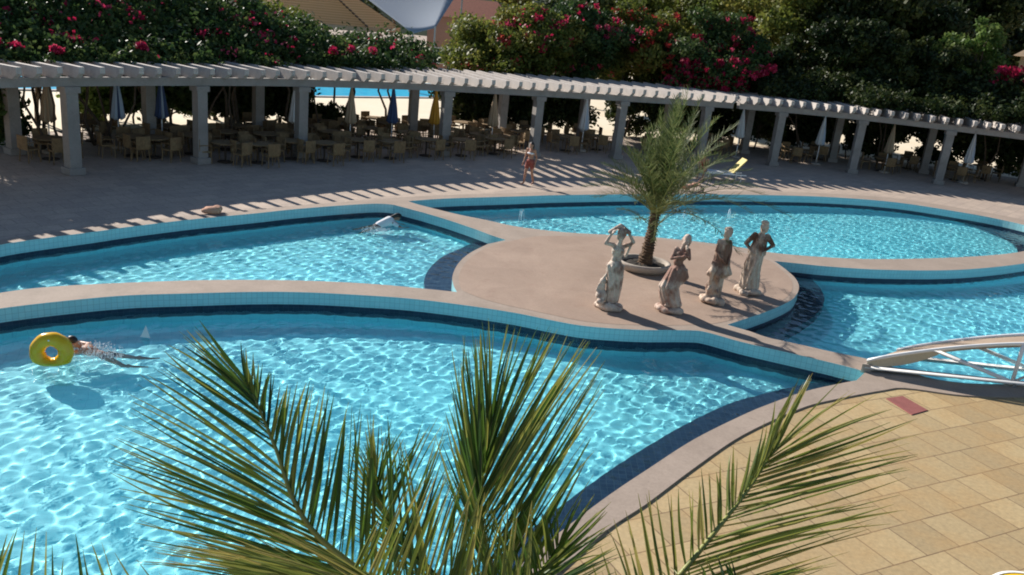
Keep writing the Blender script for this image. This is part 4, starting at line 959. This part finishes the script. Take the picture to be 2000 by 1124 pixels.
P4 += headp((.08, -.02, 1.73), (.08, .05), -.5) + [('e', (.08, .0, 1.84), (.10, .10, .05))] + shand((-.12, -.10, 1.10), (.6, 0, -.5)) + shand((.18, -.10, 1.16), (-.6, 0, -.5))
D4 = folds([(.02, .01, 1.04), (-.01, 0, .8), (-.03, 0, .5), (-.02, 0, .18)], .15, .20, 11, twist=.6) + [((.06, -.12, 1.0), (-.02, -.22, .7), .05, .04), ((-.02, -.22, .7), (-.08, -.2, .3), .045, .04)] + folds([(.05, 0, 1.46), (.04, 0, 1.25), (.02, 0, 1.05)], .13, .17, 8)
statue(1461, 573, R(-10), 'statue in a wide skirt with dark stained bodice and hands on its hips', P4, rock(.28, .26, .2), st_cols[3], D4, sc=1.04)

# planter ----------------------------------------------------------------
pc = G(1256, 527, TOP); pc.z = TOP
def planter():
    r = empty('planter', pc, 0, 'low round concrete planter at the foot of the island palm', 'planter')
    mb = MB(); mb.smooth = True; mb.lathe([(.50, .005), (.60, .02), (.70, .12), (.73, .20), (.72, .25), (.66, .255), (.62, .22), (.60, .12)], n=48); o = mb.build('bowl', M['planter'], r); o.scale = (1, .92, 1)
    mb = MB(); n = 40; vs = [(0, 0, .24)]
    for j in range(1, 7):
        for k in range(n): a = 2 * math.pi * k / n; rr = .61 * j / 6; vs.append((rr * math.cos(a), rr * .92 * math.sin(a), .15 + .09 * (1 - j / 6) + rnd.uniform(-.015, .015)))
    mb.add(vs, [(0, 1 + k, 1 + (k + 1) % n) for k in range(n)] + [(1 + (j - 1) * n + k, 1 + j * n + k, 1 + j * n + (k + 1) % n, 1 + (j - 1) * n + (k + 1) % n) for j in range(1, 6) for k in range(n)]); mb.smooth = True
    mb.build('soil', M['soil'], r)
planter()

# ------------------------------------------------------------------ palm fronds
def frond(root, mats, curve, n, length, ang=(58, 22), width=.03, fold=.35, normal=None, rr=.018, droop=.12, start=.12, yellow=.0, jitter=.05, ltip=.45, name='frond', vee=.25, seg=3, lpow=.75, twist=.0, asym=(1, 1), lasym=(1, 1)):
    """curve: points of the midrib; leaflets leave on both sides"""
    P = spline(curve, max(2, int(60 / max(1, len(curve) - 1)))); cl = [0.0]
    for i in range(1, len(P)): cl.append(cl[-1] + (P[i] - P[i - 1]).length)
    Lt = cl[-1]
    mb = MB(); mb.smooth = True; step = max(1, len(P) // 14); pts = P[::step] + ([P[-1]] if (len(P) - 1) % step else [])
    mb.tube(pts, [rr * (1 - .88 * i / (len(pts) - 1)) for i in range(len(pts))], 6); R_ = mb.build(name, mats[1], root)
    V, F, T = [], [], []
    for k in range(n):
        t = start + (1 - start) * (k + .5) / n; s = t * Lt; i = max(1, min(len(P) - 1, int(np.searchsorted(cl, s)))); u = (s - cl[i - 1]) / max(1e-6, cl[i] - cl[i - 1]); p = P[i - 1].lerp(P[i], u)
        tg = (P[min(i + 1, len(P) - 1)] - P[max(i - 2, 0)]).normalized()
        nm = Vector(normal) if normal is not None else Vector((0, 0, 1)); nm = (nm - tg * nm.dot(tg)).normalized(); sd = tg.cross(nm)
        for sg in (-1, 1):
            a = asym[sg > 0] * R(ang[0] + (ang[1] - ang[0]) * t ** .8 + rnd.gauss(0, 1) * 60 * jitter)
            ll = lasym[sg > 0] * length * (math.sin(math.pi * (.12 + .80 * min(1, (t - start) / (1 - start)) ** lpow)) * (1 - ltip) + ltip) * rnd.uniform(.88, 1.06)
            d = (tg * math.cos(a) + sd * sg * math.sin(a) + nm * (vee + rnd.gauss(0, 1) * jitter * 1.6)).normalized()
            wd = (Matrix.Rotation(rnd.uniform(-twist, twist), 3, d) @ d.cross(nm)).normalized(); dry = rnd.random() < .3; tone = min(1, max(0, rnd.gauss(.45, .22) + yellow * (t > .75)))
            b = len(V); q = p.copy(); dd = d.copy(); w0 = width * rnd.uniform(.8, 1.15); bend = droop * rnd.uniform(.5, 1.7); brk = rnd.random() < .06
            for j in range(seg + 1):
                v = j / seg; w = w0 * (.55 + .45 * min(1, v * 4)) * (1 - v ** 1.8) + .0012
                V += [q - wd * w * .5 + nm * w * fold * .5, q - nm * w * fold * .2, q + wd * w * .5 + nm * w * fold * .5]
                dd = (dd + Vector((0, 0, -bend / seg * (1 + v * 1.2) * (5 if brk and j == seg - 1 else 1)))).normalized(); q = q + dd * ll / seg
            for j in range(seg):
                c = b + j * 3; F += [(c, c + 1, c + 4, c + 3), (c + 1, c + 2, c + 5, c + 4)]; tt = min(1, tone + (.45 if dry and j >= seg - 2 else 0) + (.2 if j == seg - 1 else 0)); T += [tt, tt]
    o = np_mesh('leaflets', np.array([tuple(v) for v in V]), np.array(F), mats[0], R_, smooth=False, attr=np.array(T))
    return R_

def tip_frond(root, mats, crown, org, rach, left, right, n, width=.02, sag=.05, dz=.12, jit=9, rr=.016):
    """midrib through rach (px, py, distance); leaflet tips run through the given points on each side"""
    P = spline([crown - org] + [DP(x, y, d) - org for x, y, d in rach], 14); mb = MB(); mb.smooth = True
    mb.tube(P[::3] + [P[-1]], [rr * (1 - .8 * i / (len(P[::3]))) for i in range(len(P[::3]) + 1)], 6); R_ = mb.build('frond', mats[1], root)
    P = P[14:]; D_ = [(p + org - CP).dot(FW) for p in P]; V, F, T = [], [], []
    for side, tips in ((-1, left), (1, right)):
        if not tips: continue
        ts = [q[0] for q in tips]; nn_ = n if side < 0 else n
        for k in range(nn_):
            t = (k + rnd.uniform(.2, .8)) / nn_; fi = t * (len(P) - 1); i = int(fi); a = P[i].lerp(P[min(i + 1, len(P) - 1)], fi - i); dd = D_[i]
            if rnd.random() < .05: continue
            tx, ty = np.interp(t, ts, [q[1] for q in tips]) + rnd.gauss(0, jit), np.interp(t, ts, [q[2] for q in tips]) + rnd.gauss(0, jit)
            b = DP(tx, ty, dd + dz * rnd.uniform(-.6, 1.3)) - org; d = b - a; ln = d.length; ln_c = (.94 if rnd.random() < .85 else rnd.uniform(.6, .85)); b = a + d * ln_c
            dn = d.normalized(); view = (CP - org - (a + b) / 2).normalized(); w_ = (Matrix.Rotation(rnd.uniform(-1.2, 1.2), 3, dn) @ dn.cross(view)).normalized(); nm = dn.cross(w_)
            w0 = width * rnd.uniform(.75, 1.2); tone = min(1, max(0, rnd.gauss(.40, .27))); dry = rnd.random() < .4; seg = 7; c0 = len(V); hook = rnd.random() < .05; sg_ = sag * rnd.uniform(.3, 1.8) * ln; lat = rnd.gauss(0, .02) * ln
            for j in range(seg + 1):
                v = j / seg; q = a.lerp(b, v) + Vector((0, 0, sg_ * (.8 * v - v * v * (1.0 if not hook else 2.4)))) + w_ * lat * math.sin(v * 3.1)
                w = w0 * (.45 + .55 * min(1, v * 3.5)) * (1 - v ** 2.2) + .0012
                V += [q - w_ * w * .5 + nm * w * .22, q - nm * w * .12, q + w_ * w * .5 + nm * w * .22]
            for j in range(seg):
                c = c0 + j * 3; tt = min(1, tone + (.5 if dry and j >= seg - 2 else 0) + (.15 if j >= seg - 1 else 0)); F += [(c, c + 1, c + 4, c + 3), (c + 1, c + 2, c + 5, c + 4)]; T += [tt, min(1, tt + .08)]
    np_mesh('leaflets', np.array([tuple(v) for v in V]), np.array(F), mats[0], R_, smooth=False, attr=np.array(T)); return R_

def island_palm():
    b = pc + Vector((.02, -.02, .2)); r = empty('palm_tree', b, 0, 'young grey green feather palm in the middle of the island', 'palm tree')
    mb = MB(); mb.smooth = False; prof = []
    lean = Vector((.06, .05, 1.0))
    for i in range(40):
        t = i / 39; z = t * 1.45; rr = .135 - .025 * t + .035 * (i % 2) + (.06 * (1 - t) ** 4); prof.append((z, rr))
    n = 12; vs = []
    for i, (z, rr) in enumerate(prof):
        for k in range(n): a = 2 * math.pi * (k + .5 * (i // 2 % 2)) / n; q = rr * rnd.uniform(.86, 1.14); vs.append((lean.x * z + q * math.cos(a), lean.y * z + q * math.sin(a), z - .04))
    mb.add(vs, [(i * n + k, i * n + (k + 1) % n, (i + 1) * n + (k + 1) % n, (i + 1) * n + k) for i in range(39) for k in range(n)]); mb.build('trunk', M['palm_bark'], r)
    top = Vector((.09, .07, 1.38))
    for k in range(54):
        a = k * 2.399 + rnd.uniform(-.2, .2); f = (k + .5) / 54           # inner ones upright, outer ones lower
        el = R(87 - 66 * f ** 1.35 + rnd.uniform(-4, 4)); ln = rnd.uniform(3.1, 3.9) * (1 - .10 * f)
        # the crown is fuller to the right
        h = Vector((math.cos(a), math.sin(a), 0)); sag = .2 + .85 * f
        if h.x < -.3: ln *= .72; el = max(el, R(38))
        elif h.x > .3: ln *= 1.06
        pts = [top + h * .06]; d = h * math.cos(el) + Vector((0, 0, math.sin(el)))
        for j in range(1, 6): pts.append(top + h * .06 + d * ln * j / 5 + Vector((0, 0, -sag * (j / 5) ** 2.4 * ln * .42)) + h * sag * (j / 5) ** 2 * .3)
        nm = Vector((0, 0, 1)) - h * .2
        if abs(nm.normalized().dot(d)) > .9: nm = -h + Vector((0, 0, .2))
        frond(r, (M['phoenix'], M['rachis']), pts, 46, .44, (56, 26), .025, .2, nm, .016, .10, .16, jitter=.12, ltip=.25, seg=2, vee=.35)
    for k in range(5):                                                   # old drooping fronds low on the trunk
        a = [.2, -.5, .9, 2.9, -2.2][k]; h = Vector((math.cos(a), math.sin(a), 0)); ln = [2.0, 1.5, 1.9, 1.1, 1.1][k]; t0 = Vector((.06, .05, 1.05))
        pts = [t0 + h * .1 + h * ln * q * .8 + Vector((0, 0, ln * (.95 * q - .55 * q * q) * (1.1 if k < 3 else .7))) for q in (0, .25, .5, .75, 1)]
        frond(r, (M['phoenix'], M['rachis']), pts, 32, .32, (60, 30), .017, .2, (0, 0, 1), .014, .3, .3, jitter=.14, ltip=.25, seg=2)
island_palm()

def coconut_palm():
    base_ = Vector((.35, 3.0, 0)); r = empty('palm_tree', base_, 0, 'coconut palm whose big fronds fill the bottom of the photo', 'palm tree')
    crown = DP(1075, 1330, 3.0)
    mb = MB(); mb.smooth = True; pts = [Vector((0, 0, 0)), Vector((-.1, .1, 1.0)), Vector((-.05, .08, 2.2)), crown - base_]
    sp = spline(pts, 10); mb.tube(sp, [.19 - .07 * i / (len(sp) - 1) + .008 * (i % 2) for i in range(len(sp))], 14); mb.build('trunk', M['palm_bark'], r)
    mats = (M['coco'], M['rachis'])
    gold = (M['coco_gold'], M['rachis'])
    def fr(rach, left, right, n, m=mats, **k): return tip_frond(r, m, crown, base_, rach, left, right, n, **k)
    # left frond
    fr([(860, 1225, 2.9), (770, 1165, 2.9), (690, 1105, 2.9), (616, 1043, 2.9), (572, 973, 2.92), (540, 880, 2.95), (504, 794, 3.0), (482, 750, 3.05)],
       [(0, 330, 1095), (.12, 240, 1045), (.22, 215, 973), (.34, 192, 907), (.48, 205, 825), (.62, 246, 738), (.74, 287, 688), (.84, 330, 678), (.93, 369, 634), (1, 402, 628)],
       [(0, 790, 850), (.15, 745, 800), (.3, 705, 772), (.45, 655, 757), (.6, 600, 737), (.75, 550, 742), (.88, 505, 712), (1, 463, 664)], 60, width=.0155)
    # frond behind, rising left of the centre
    fr([(950, 1215, 3.1), (880, 1150, 3.15), (810, 1090, 3.2), (765, 1030, 3.25), (742, 980, 3.3), (735, 930, 3.35)],
       [(0, 640, 1010), (.3, 655, 930), (.6, 690, 860), (1, 726, 818)], [(0, 965, 930), (.2, 925, 890), (.4, 887, 860), (.6, 862, 808), (.8, 800, 845), (1, 742, 812)], 40, width=.0115, sag=.12)
    # middle frond
    fr([(1000, 1215, 2.8), (965, 1130, 2.85), (945, 1050, 2.9), (938, 980, 3.0), (944, 920, 3.1), (955, 875, 3.2)],
       [(0, 850, 900), (.2, 868, 790), (.4, 888, 715), (.6, 900, 655), (.8, 925, 630), (1, 955, 620)],
       [(0, 1160, 905), (.12, 1168, 835), (.24, 1190, 710), (.38, 1197, 664), (.55, 1155, 640), (.7, 1098, 630), (.85, 1040, 624), (1, 985, 616)], 58, width=.0145)
    # right frond
    fr([(1200, 1290, 2.9), (1262, 1205, 2.95), (1328, 1124, 3.0), (1400, 1035, 3.1), (1455, 965, 3.2), (1487, 918, 3.28), (1508, 884, 3.33)],
       [(0, 1140, 1100), (.12, 1190, 1020), (.22, 1238, 957), (.32, 1300, 950), (.42, 1355, 940), (.52, 1405, 895), (.64, 1474, 862), (.74, 1530, 785), (.86, 1572, 733), (1, 1600, 724)],
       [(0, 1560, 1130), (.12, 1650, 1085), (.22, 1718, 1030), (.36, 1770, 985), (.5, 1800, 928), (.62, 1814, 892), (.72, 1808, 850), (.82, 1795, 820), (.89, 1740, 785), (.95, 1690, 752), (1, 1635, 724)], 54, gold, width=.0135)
    # near fronds along the bottom
    fr([(1010, 1310, 2.5), (930, 1250, 2.45), (850, 1205, 2.45), (760, 1175, 2.5), (660, 1165, 2.55)],
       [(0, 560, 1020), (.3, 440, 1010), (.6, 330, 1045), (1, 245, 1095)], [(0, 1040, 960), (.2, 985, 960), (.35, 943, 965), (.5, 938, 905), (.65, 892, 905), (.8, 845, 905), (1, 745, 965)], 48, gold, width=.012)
    fr([(960, 1270, 2.55), (1000, 1190, 2.6), (1048, 1125, 2.7), (1090, 1075, 2.8)],
       [(0, 900, 1020), (.4, 960, 985), (.7, 1010, 985), (1, 1085, 975)], [(0, 1200, 1110), (.3, 1215, 1060), (.6, 1200, 1000), (.8, 1180, 965), (1, 1125, 975)], 36, width=.012, sag=.1)
    fr([(1200, 1330, 2.7), (1290, 1270, 2.75), (1380, 1215, 2.8), (1450, 1170, 2.9)],
       [(0, 1150, 1120), (.5, 1290, 1085), (1, 1440, 1075)], [(0, 1500, 1190), (.4, 1600, 1130), (.7, 1610, 1100), (1, 1570, 1085)], 26, width=.015, sag=.5)
    # frond below the bottom left corner
    fr([(700, 1350, 2.8), (520, 1330, 2.85), (380, 1300, 2.9), (200, 1265, 2.95), (60, 1240, 3.0), (-60, 1225, 3.0)],
       None, [(0, 400, 1110), (.2, 320, 1105), (.38, 226, 1078), (.5, 195, 1045), (.6, 155, 1035), (.7, 120, 1032), (.8, 75, 1015), (.9, 38, 1028), (1, 4, 1020)], 24, width=.014, jit=5)
coconut_palm()

# ------------------------------------------------------------------ footbridge
def bridge():
    x0, x1, y0, y1 = 7.5, 16.4, 16.42, 17.25; r = empty('footbridge', (x0, y0, 0), 0, 'white arched footbridge with truss sides at the right edge', 'footbridge')
    inv = -Vector((x0, y0, 0)); L_ = x1 - x0
    zt = lambda x: .27 + .80 * math.sin(math.pi * (x - x0) / L_) ** .9; zb = .12
    def bd(mb, n, m):
        mb.v = [(x + .95 * (y - y0) / (y1 - y0), y, z) for x, y, z in mb.v]; o = mb.build(n, m, r); o.location = inv; return o
    n = 28; xs = [x0 + L_ * i / n for i in range(n + 1)]
    mb = MB(); vs = []
    for x in xs:
        z = zt(x) - .02
        vs += [(x, y0 + .05, z), (x, y1 - .05, z), (x, y1 - .05, z - .07), (x, y0 + .05, z - .07)]
    mb.add(vs, [(i * 4 + k, (i + 1) * 4 + k, (i + 1) * 4 + (k + 1) % 4, i * 4 + (k + 1) % 4) for i in range(n) for k in range(4)]); bd(mb, 'deck', M['bridge_deck'])
    for y in (y0, y1):
        mb = MB(); mb.smooth = True; mb.tube([(x, y, zt(x)) for x in xs], .04, 8); bd(mb, 'top_chord', M['white_paint'])
        mb = MB(); mb.smooth = True; mb.tube([(x0, y, zb), (x1, y, zb)], .055, 8); bd(mb, 'bottom_chord', M['white_paint'])
        mb = MB(); st = [x0 + L_ * f for f in (.155, .342, .5, .658, .845)]
        mb.smooth = True
        mb.tube([(st[0] - .1, y, zt(st[0] - .1)), (st[1], y, zb)], .04, 6); mb.tube([(st[1], y, zb), (st[1], y, zt(st[1]))], .045, 6); mb.tube([(st[1], y, zb), (st[2], y, zt(st[2]))], .035, 6)
        mb.tube([(st[2], y, zt(st[2])), (st[3], y, zb)], .035, 6); mb.tube([(st[3], y, zb), (st[3], y, zt(st[3]))], .045, 6); mb.tube([(st[3], y, zb), (st[4] + .1, y, zt(st[4] + .1))], .04, 6)
        bd(mb, 'truss_web', M['white_paint'])
        for s_ in (0, 1):
            mb = MB(); q = [x0 + i * .17 for i in range(11)] if not s_ else [x1 - i * .17 for i in range(11)]; a = []; c = []
            for i, x in enumerate(q): a.append((x, y - .012, zt(x) - .03)); c.append((x, y - .012, min(zt(x) - .04, zb + .03 + (zt(q[-1]) - zb) * (i / 10) ** 2.2)))
            vs = a + c + [(x, yy + .024, z) for x, yy, z in a] + [(x, yy + .024, z) for x, yy, z in c]; k = len(a)
            fs = [(i, i + 1, k + i + 1, k + i) for i in range(k - 1)] + [(2 * k + i + 1, 2 * k + i, 3 * k + i, 3 * k + i + 1) for i in range(k - 1)] + [(k + i, k + i + 1, 3 * k + i + 1, 3 * k + i) for i in range(k - 1)]
            mb.add(vs, fs); bd(mb, 'side_panel', M['cream_panel'])
    for x in (x0 + L_ * .352,): 
        mb = MB(); mb.box((x, y0 - .02, .04), (.07, .07, .14)); bd(mb, 'foot', M['grey_metal'])
    for x in (x0 + .03, x1 - .03):
        mb = MB(); mb.box((x, (y0 + y1) / 2, .1), (.18, y1 - y0 + .1, .19)); bd(mb, 'abutment', M['planter'])
bridge()

# ------------------------------------------------------------------ deck things
def floor_mat_thing():
    a, b, c, d = [Vector((x, y, 0)) for x, y in ((7.42, 15.11), (7.83, 15.32), (8.08, 14.75), (7.65, 14.46))]; mb = MB(); z0, z1 = .006, .02
    ctr = (a + b + c + d) / 4; q = [a - ctr, d - ctr, c - ctr, b - ctr]
    vs = [p + Vector((0, 0, z0)) for p in q] + [p * .985 + Vector((0, 0, z1)) for p in q]
    mb.add(vs, [(4, 5, 6, 7)] + [(i, (i + 1) % 4, 4 + (i + 1) % 4, 4 + i) for i in range(4)]); o = mb.build('floor_mat', M['red_mat'], None, ctr); tag(o, 'faded red rectangular mat on the yellow paving', 'mat')
floor_mat_thing()
def yellow_table():
    g = G(2046, 1184, .74); r = empty('garden_table', (g.x, g.y, .004), 0, 'yellow round table with a pale rim in the bottom right corner', 'table')
    mb = MB(); mb.smooth = True; mb.lathe([(.001, .73), (.56, .73), (.57, .735), (.001, .735)][:3] + [(.56, .742), (.001, .744)], n=48); mb.build('tabletop', M['table_yellow'], r)
    mb = MB(); mb.smooth = True; mb.lathe([(.565, .705), (.60, .71), (.612, .73), (.60, .748), (.565, .75)], n=48); mb.build('rim', M['white_paint'], r)
    for k in range(4): a = R(45 + 90 * k); m2 = MB(); m2.tube([(.30 * math.cos(a), .30 * math.sin(a), .73), (.46 * math.cos(a), .46 * math.sin(a), 0)], .025, 8); m2.build('leg', M['white_paint'], r)
yellow_table()
def lounger():
    g = G(1418, 352, 0); r = empty('sun_lounger', (g.x, g.y, 0), R(8), 'yellow sun lounger with raised back right of the island palm', 'sun lounger')
    mb = MB(); mb.box((-.45, 0, .34), (1.25, .6, .09)); mb.build('seat', M['cloth_white'], r)
    mb = MB(); Q = Matrix.Rotation(R(-50), 3, 'Y'); mb.box((.17 + .28, 0, .34 + .36), (.85, .6, .045), M=Q); mb.build('backrest', M['lounge'], r)
    for s_ in (-1, 1): m2 = MB(); m2.bar((-1.1, s_ * .31, .32), (.8, s_ * .31, .32), .04); m2.build('side_rail', M['white_paint'], r)
    for x in (-.95, .55):
        for s_ in (-1, 1): m2 = MB(); m2.tube([(x, s_ * .3, .31), (x * 1.04, s_ * .3, 0)], .02, 6); m2.build('leg', M['white_paint'], r)
    return g
lg = lounger()
SIT = dict(pelvis=(0, 0, .46), chest=(0, -.06, .76), neck=(0, -.10, .95), head=(0, -.14, 1.03), sl=(-.17, -.07, .90), sr=(.17, -.07, .90), el=(-.24, -.18, .66), er=(.24, -.18, .66), wl=(-.15, -.38, .58), wr=(.15, -.38, .58),
           hl=(-.1, -.02, .45), hr=(.1, -.02, .45), kl=(-.13, -.46, .50), kr=(.13, -.46, .50), al=(-.12, -.52, .08), ar=(.12, -.50, .08), tl=(-.12, -.68, .035), tr=(.12, -.66, .035), face=(0, -1, -.2))
def figure(J, label, loc, rz, tops, voxel=.014, rot=None):
    r = empty('person', loc, rz, label, 'person')
    if rot: r.rotation_euler = rot
    P, Hm, hc, fw = person_parts(J); put(blob_mesh(P, voxel, 3), 'body', M['skin'], r); put(blob_mesh(hair_parts(Hm, hc, False), .014, 3, 'hair'), 'hair', M['hair'], r)
    for nm, parts, m in tops: put(blob_mesh(parts, .014, 2, nm), nm, M[m], r)
figure(SIT, 'tanned person in a red top sitting on the foot of the yellow lounger', (lg.x - 1.15, lg.y - .1, -.02), R(-20), [('top', [('e', (0, -.04, .74), (.17, .13, .19))], 'red_cloth'), ('shorts', [('e', (0, 0, .46), (.185, .15, .11)), ((-.1, -.02, .45), (-.12, -.2, .47), .1, .09), ((.1, -.02, .45), (.12, -.2, .47), .1, .09)], 'red_cloth')])
SUN = dict(pelvis=(0, 0, .14), chest=(.38, 0, .24), neck=(.56, 0, .34), head=(.64, 0, .39), sl=(.50, -.17, .27), sr=(.50, .17, .27), el=(.62, -.34, .12), er=(.62, .34, .12), wl=(.40, -.36, .05), wr=(.40, .36, .05),
           hl=(-.04, -.09, .13), hr=(-.04, .09, .13), kl=(-.38, -.12, .42), kr=(-.44, .12, .10), al=(-.62, -.12, .08), ar=(-.86, .13, .07), tl=(-.80, -.12, .035), tr=(-.90, .14, .2), face=(-.5, 0, 1))
g = G(1340, 374); figure(SUN, 'tanned bather lying with one knee raised on the pool edge behind the palm', (g.x, g.y, .03), R(25), [('swim_trunks', [('e', (0, 0, .14), (.15, .18, .11))], 'red_cloth')])

# swimmers ------------------------------------------------------------------
def ring_swimmer():
    c = G(101, 688, -.17)
    r = empty('swim_ring', c, 0, 'yellow inflated swim ring standing up in the front pool', 'swim ring')
    m = mat('shiny yellow vinyl', (.86, .47, .01), .2); mb = MB(); mb.smooth = True; n, k_ = 36, 14; vs = []
    for i in range(n):
        a = 2 * math.pi * i / n; rr = .13 + .004 * math.cos(a * 9)
        for k in range(k_): b = 2 * math.pi * k / k_; vs.append(((0.235 + rr * math.cos(b)) * math.cos(a), rr * math.sin(b), (0.235 + rr * math.cos(b)) * math.sin(a)))
    mb.add(vs, [(i * k_ + k, i * k_ + (k + 1) % k_, ((i + 1) % n) * k_ + (k + 1) % k_, ((i + 1) % n) * k_ + k) for i in range(n) for k in range(k_)]); o = mb.build('tube', m, r)
    mb = MB(); mb.tube([(.0, -.13, .24), (.0, -.16, .25)], .014, 8); v = mb.build('valve', M['white_paint'], r)
    r.rotation_euler = (R(-8), R(0), R(12)); r['swim'] = 1
    del r['swim']
    J = dict(pelvis=(.62, .12, -.16), chest=(.30, .05, -.03), neck=(.14, .02, .05), head=(.07, 0, .10), sl=(.22, -.15, .02), sr=(.20, .20, .02), el=(.0, -.24, -.02), er=(-.02, .26, .0), wl=(-.20, -.16, .03), wr=(-.20, .18, .04),
             hl=(.68, .02, -.18), hr=(.68, .22, -.18), kl=(1.02, -.02, -.34), kr=(1.04, .28, -.24), al=(1.34, .0, -.28), ar=(1.38, .30, -.16), tl=(1.5, .0, -.22), tr=(1.54, .30, -.08), face=(-1, -.2, .1))
    g = G(150, 676, WATER_Z + .1)
    P_, Hm, hc, fw = person_parts(J); q = empty('person', (g.x - .08, g.y, WATER_Z + .05), R(-8), 'dark haired swimmer kicking behind the yellow ring', 'person')
    put(blob_mesh(P_, .013, 3), 'body', M['skin'], q); put(blob_mesh(hair_parts(Hm, hc, False), .014, 3, 'hair'), 'hair', M['hair'], q)
    put(blob_mesh([('e', (.62, .12, -.16), (.15, .18, .12))], .014, 2, 'swimwear'), 'swimwear', M['black_cloth'], q)
ring_swimmer()
def shirt_swimmer():
    g = G(762, 440, WATER_Z)
    J = dict(pelvis=(-.42, 0, -.10), chest=(-.05, 0, .06), neck=(.12, 0, .14), head=(.2, 0, .18), sl=(.02, .17, .06), sr=(.02, -.17, .06), el=(.28, .26, -.05), er=(.25, -.30, -.08), wl=(.45, .16, -.14), wr=(.42, -.25, -.16),
             hl=(-.48, .09, -.12), hr=(-.48, -.09, -.12), kl=(-.80, .14, -.32), kr=(-.78, -.14, -.34), al=(-1.05, .15, -.5), ar=(-1.0, -.16, -.62), tl=(-1.18, .15, -.55), tr=(-1.08, -.16, -.72), face=(1, 0, .1))
    q = empty('person', (g.x, g.y, WATER_Z + .05), R(32), 'swimmer in a white shirt near the far corner of the left pool', 'person')
    P_, Hm, hc, fw = person_parts(J); put(blob_mesh(P_, .014, 3), 'body', M['skin'], q); put(blob_mesh(hair_parts(Hm, hc, True), .014, 3, 'hair'), 'hair', M['hair'], q)
    put(blob_mesh([((-.36, 0, -.06), (-.04, 0, .07), .15, .17), ((.0, .12, .07), (.12, .22, .02), .075, .07), ((.0, -.12, .07), (.12, -.24, .0), .075, .07)], .014, 2, 'shirt'), 'shirt', M['white_cloth'], q)
    put(blob_mesh([('e', (-.44, 0, -.11), (.15, .19, .13))], .014, 2, 'shorts'), 'shorts', M['black_cloth'], q)
shirt_swimmer()
# splashes and jets
M['jet'] = mat('thin water jet', (.8, .88, .92), .2, Alpha=.4)
M['foam'] = mat('white water', (.85, .9, .92), .25, Alpha=.75)
def splash(loc, rx, ry, h, n, label, name='splash'):
    V, F = [], []
    mb = MB()
    for _ in range(n):
        a = rnd.random() * 6.28; q = rnd.random() ** .6; x, y = rx * q * math.cos(a), ry * q * math.sin(a); z = h * rnd.random() ** 2 * (1 - q * .4); s = rnd.uniform(.004, .012)
        mb.add([(x - s, y, z), (x + s, y, z), (x, y - s, z), (x, y + s, z), (x, y, z - s * .6), (x, y, z + s * rnd.uniform(1, 2.4))], [(0, 2, 5), (2, 1, 5), (1, 3, 5), (3, 0, 5), (2, 0, 4), (1, 2, 4), (3, 1, 4), (0, 3, 4)])
    o = mb.build(name, M['foam'], None, loc); tag(o, label, 'splash', kind='stuff'); return o
g = G(188, 694, WATER_Z); splash((g.x, g.y, WATER_Z), .5, .35, .24, 1100, 'white splash behind the kicking swimmer')
g = G(738, 452, WATER_Z); splash((g.x, g.y, WATER_Z), .5, .4, .12, 420, 'splash round the swimmer in the white shirt')
def jet(px, py, h, label):
    g = G(px, py, WATER_Z); mb = MB(); mb.smooth = True
    for k in range(5):
        a = rnd.uniform(-.5, .5); dx, dy = rnd.uniform(-.22, .22), rnd.uniform(-.2, .2); hh = h * rnd.uniform(.7, 1)
        mb.tube([(dx * u * .3, dy * u * .3, hh * (1 - (1 - u) ** 2) if u <= 1 else hh * (1 - (u - 1) ** 2)) for u in (0, .3, .6, 1, 1.4, 1.7, 2)], [.012, .010, .009, .008, .007, .007, .005], 5)
    o = mb.build('fountain_jet', M['jet'], None, (g.x, g.y, WATER_Z)); tag(o, label, 'fountain jet', 'fountain jets in the far pool')
jet(1017, 432, .42, 'small fountain jet at the left of the far round pool'); jet(1335, 428, .36, 'small fountain jet just right of the palm trunk'); jet(1420, 428, .45, 'small fountain jet behind the third statue')
def small_things():
    g = G(286, 660, WATER_Z); mb = MB(); mb.add([(-.10, -.04, .02), (.10, -.05, .02), (.0, .06, .03), (.0, 0, .26), (0, .02, 0)], [(0, 1, 3), (1, 2, 3), (2, 0, 3), (1, 0, 4), (2, 1, 4), (0, 2, 4)]); o = mb.build('float', M['white_cloth'], None, (g.x, g.y, WATER_Z)); tag(o, 'small white pointed float on the front pool', 'float')
    g = G(413, 419, TOP); me = blob_mesh([('e', (0, 0, .1), (.26, .16, .12)), ('e', (.12, .05, .16), (.15, .12, .1)), ('e', (-.18, -.03, .08), (.14, .13, .08)), ((-.2, .05, .14), (.2, -.04, .19), .05, .05)], .016, 2, 'towel')
    o = mesh_obj('towel', me, M['peach'], None, (g.x, g.y + .1, TOP - .01)); tag(o, 'crumpled peach towel on the edge of the left pool', 'towel')
M['peach'] = mat('peach terry cloth', (.55, .30, .20), .9)
small_things()
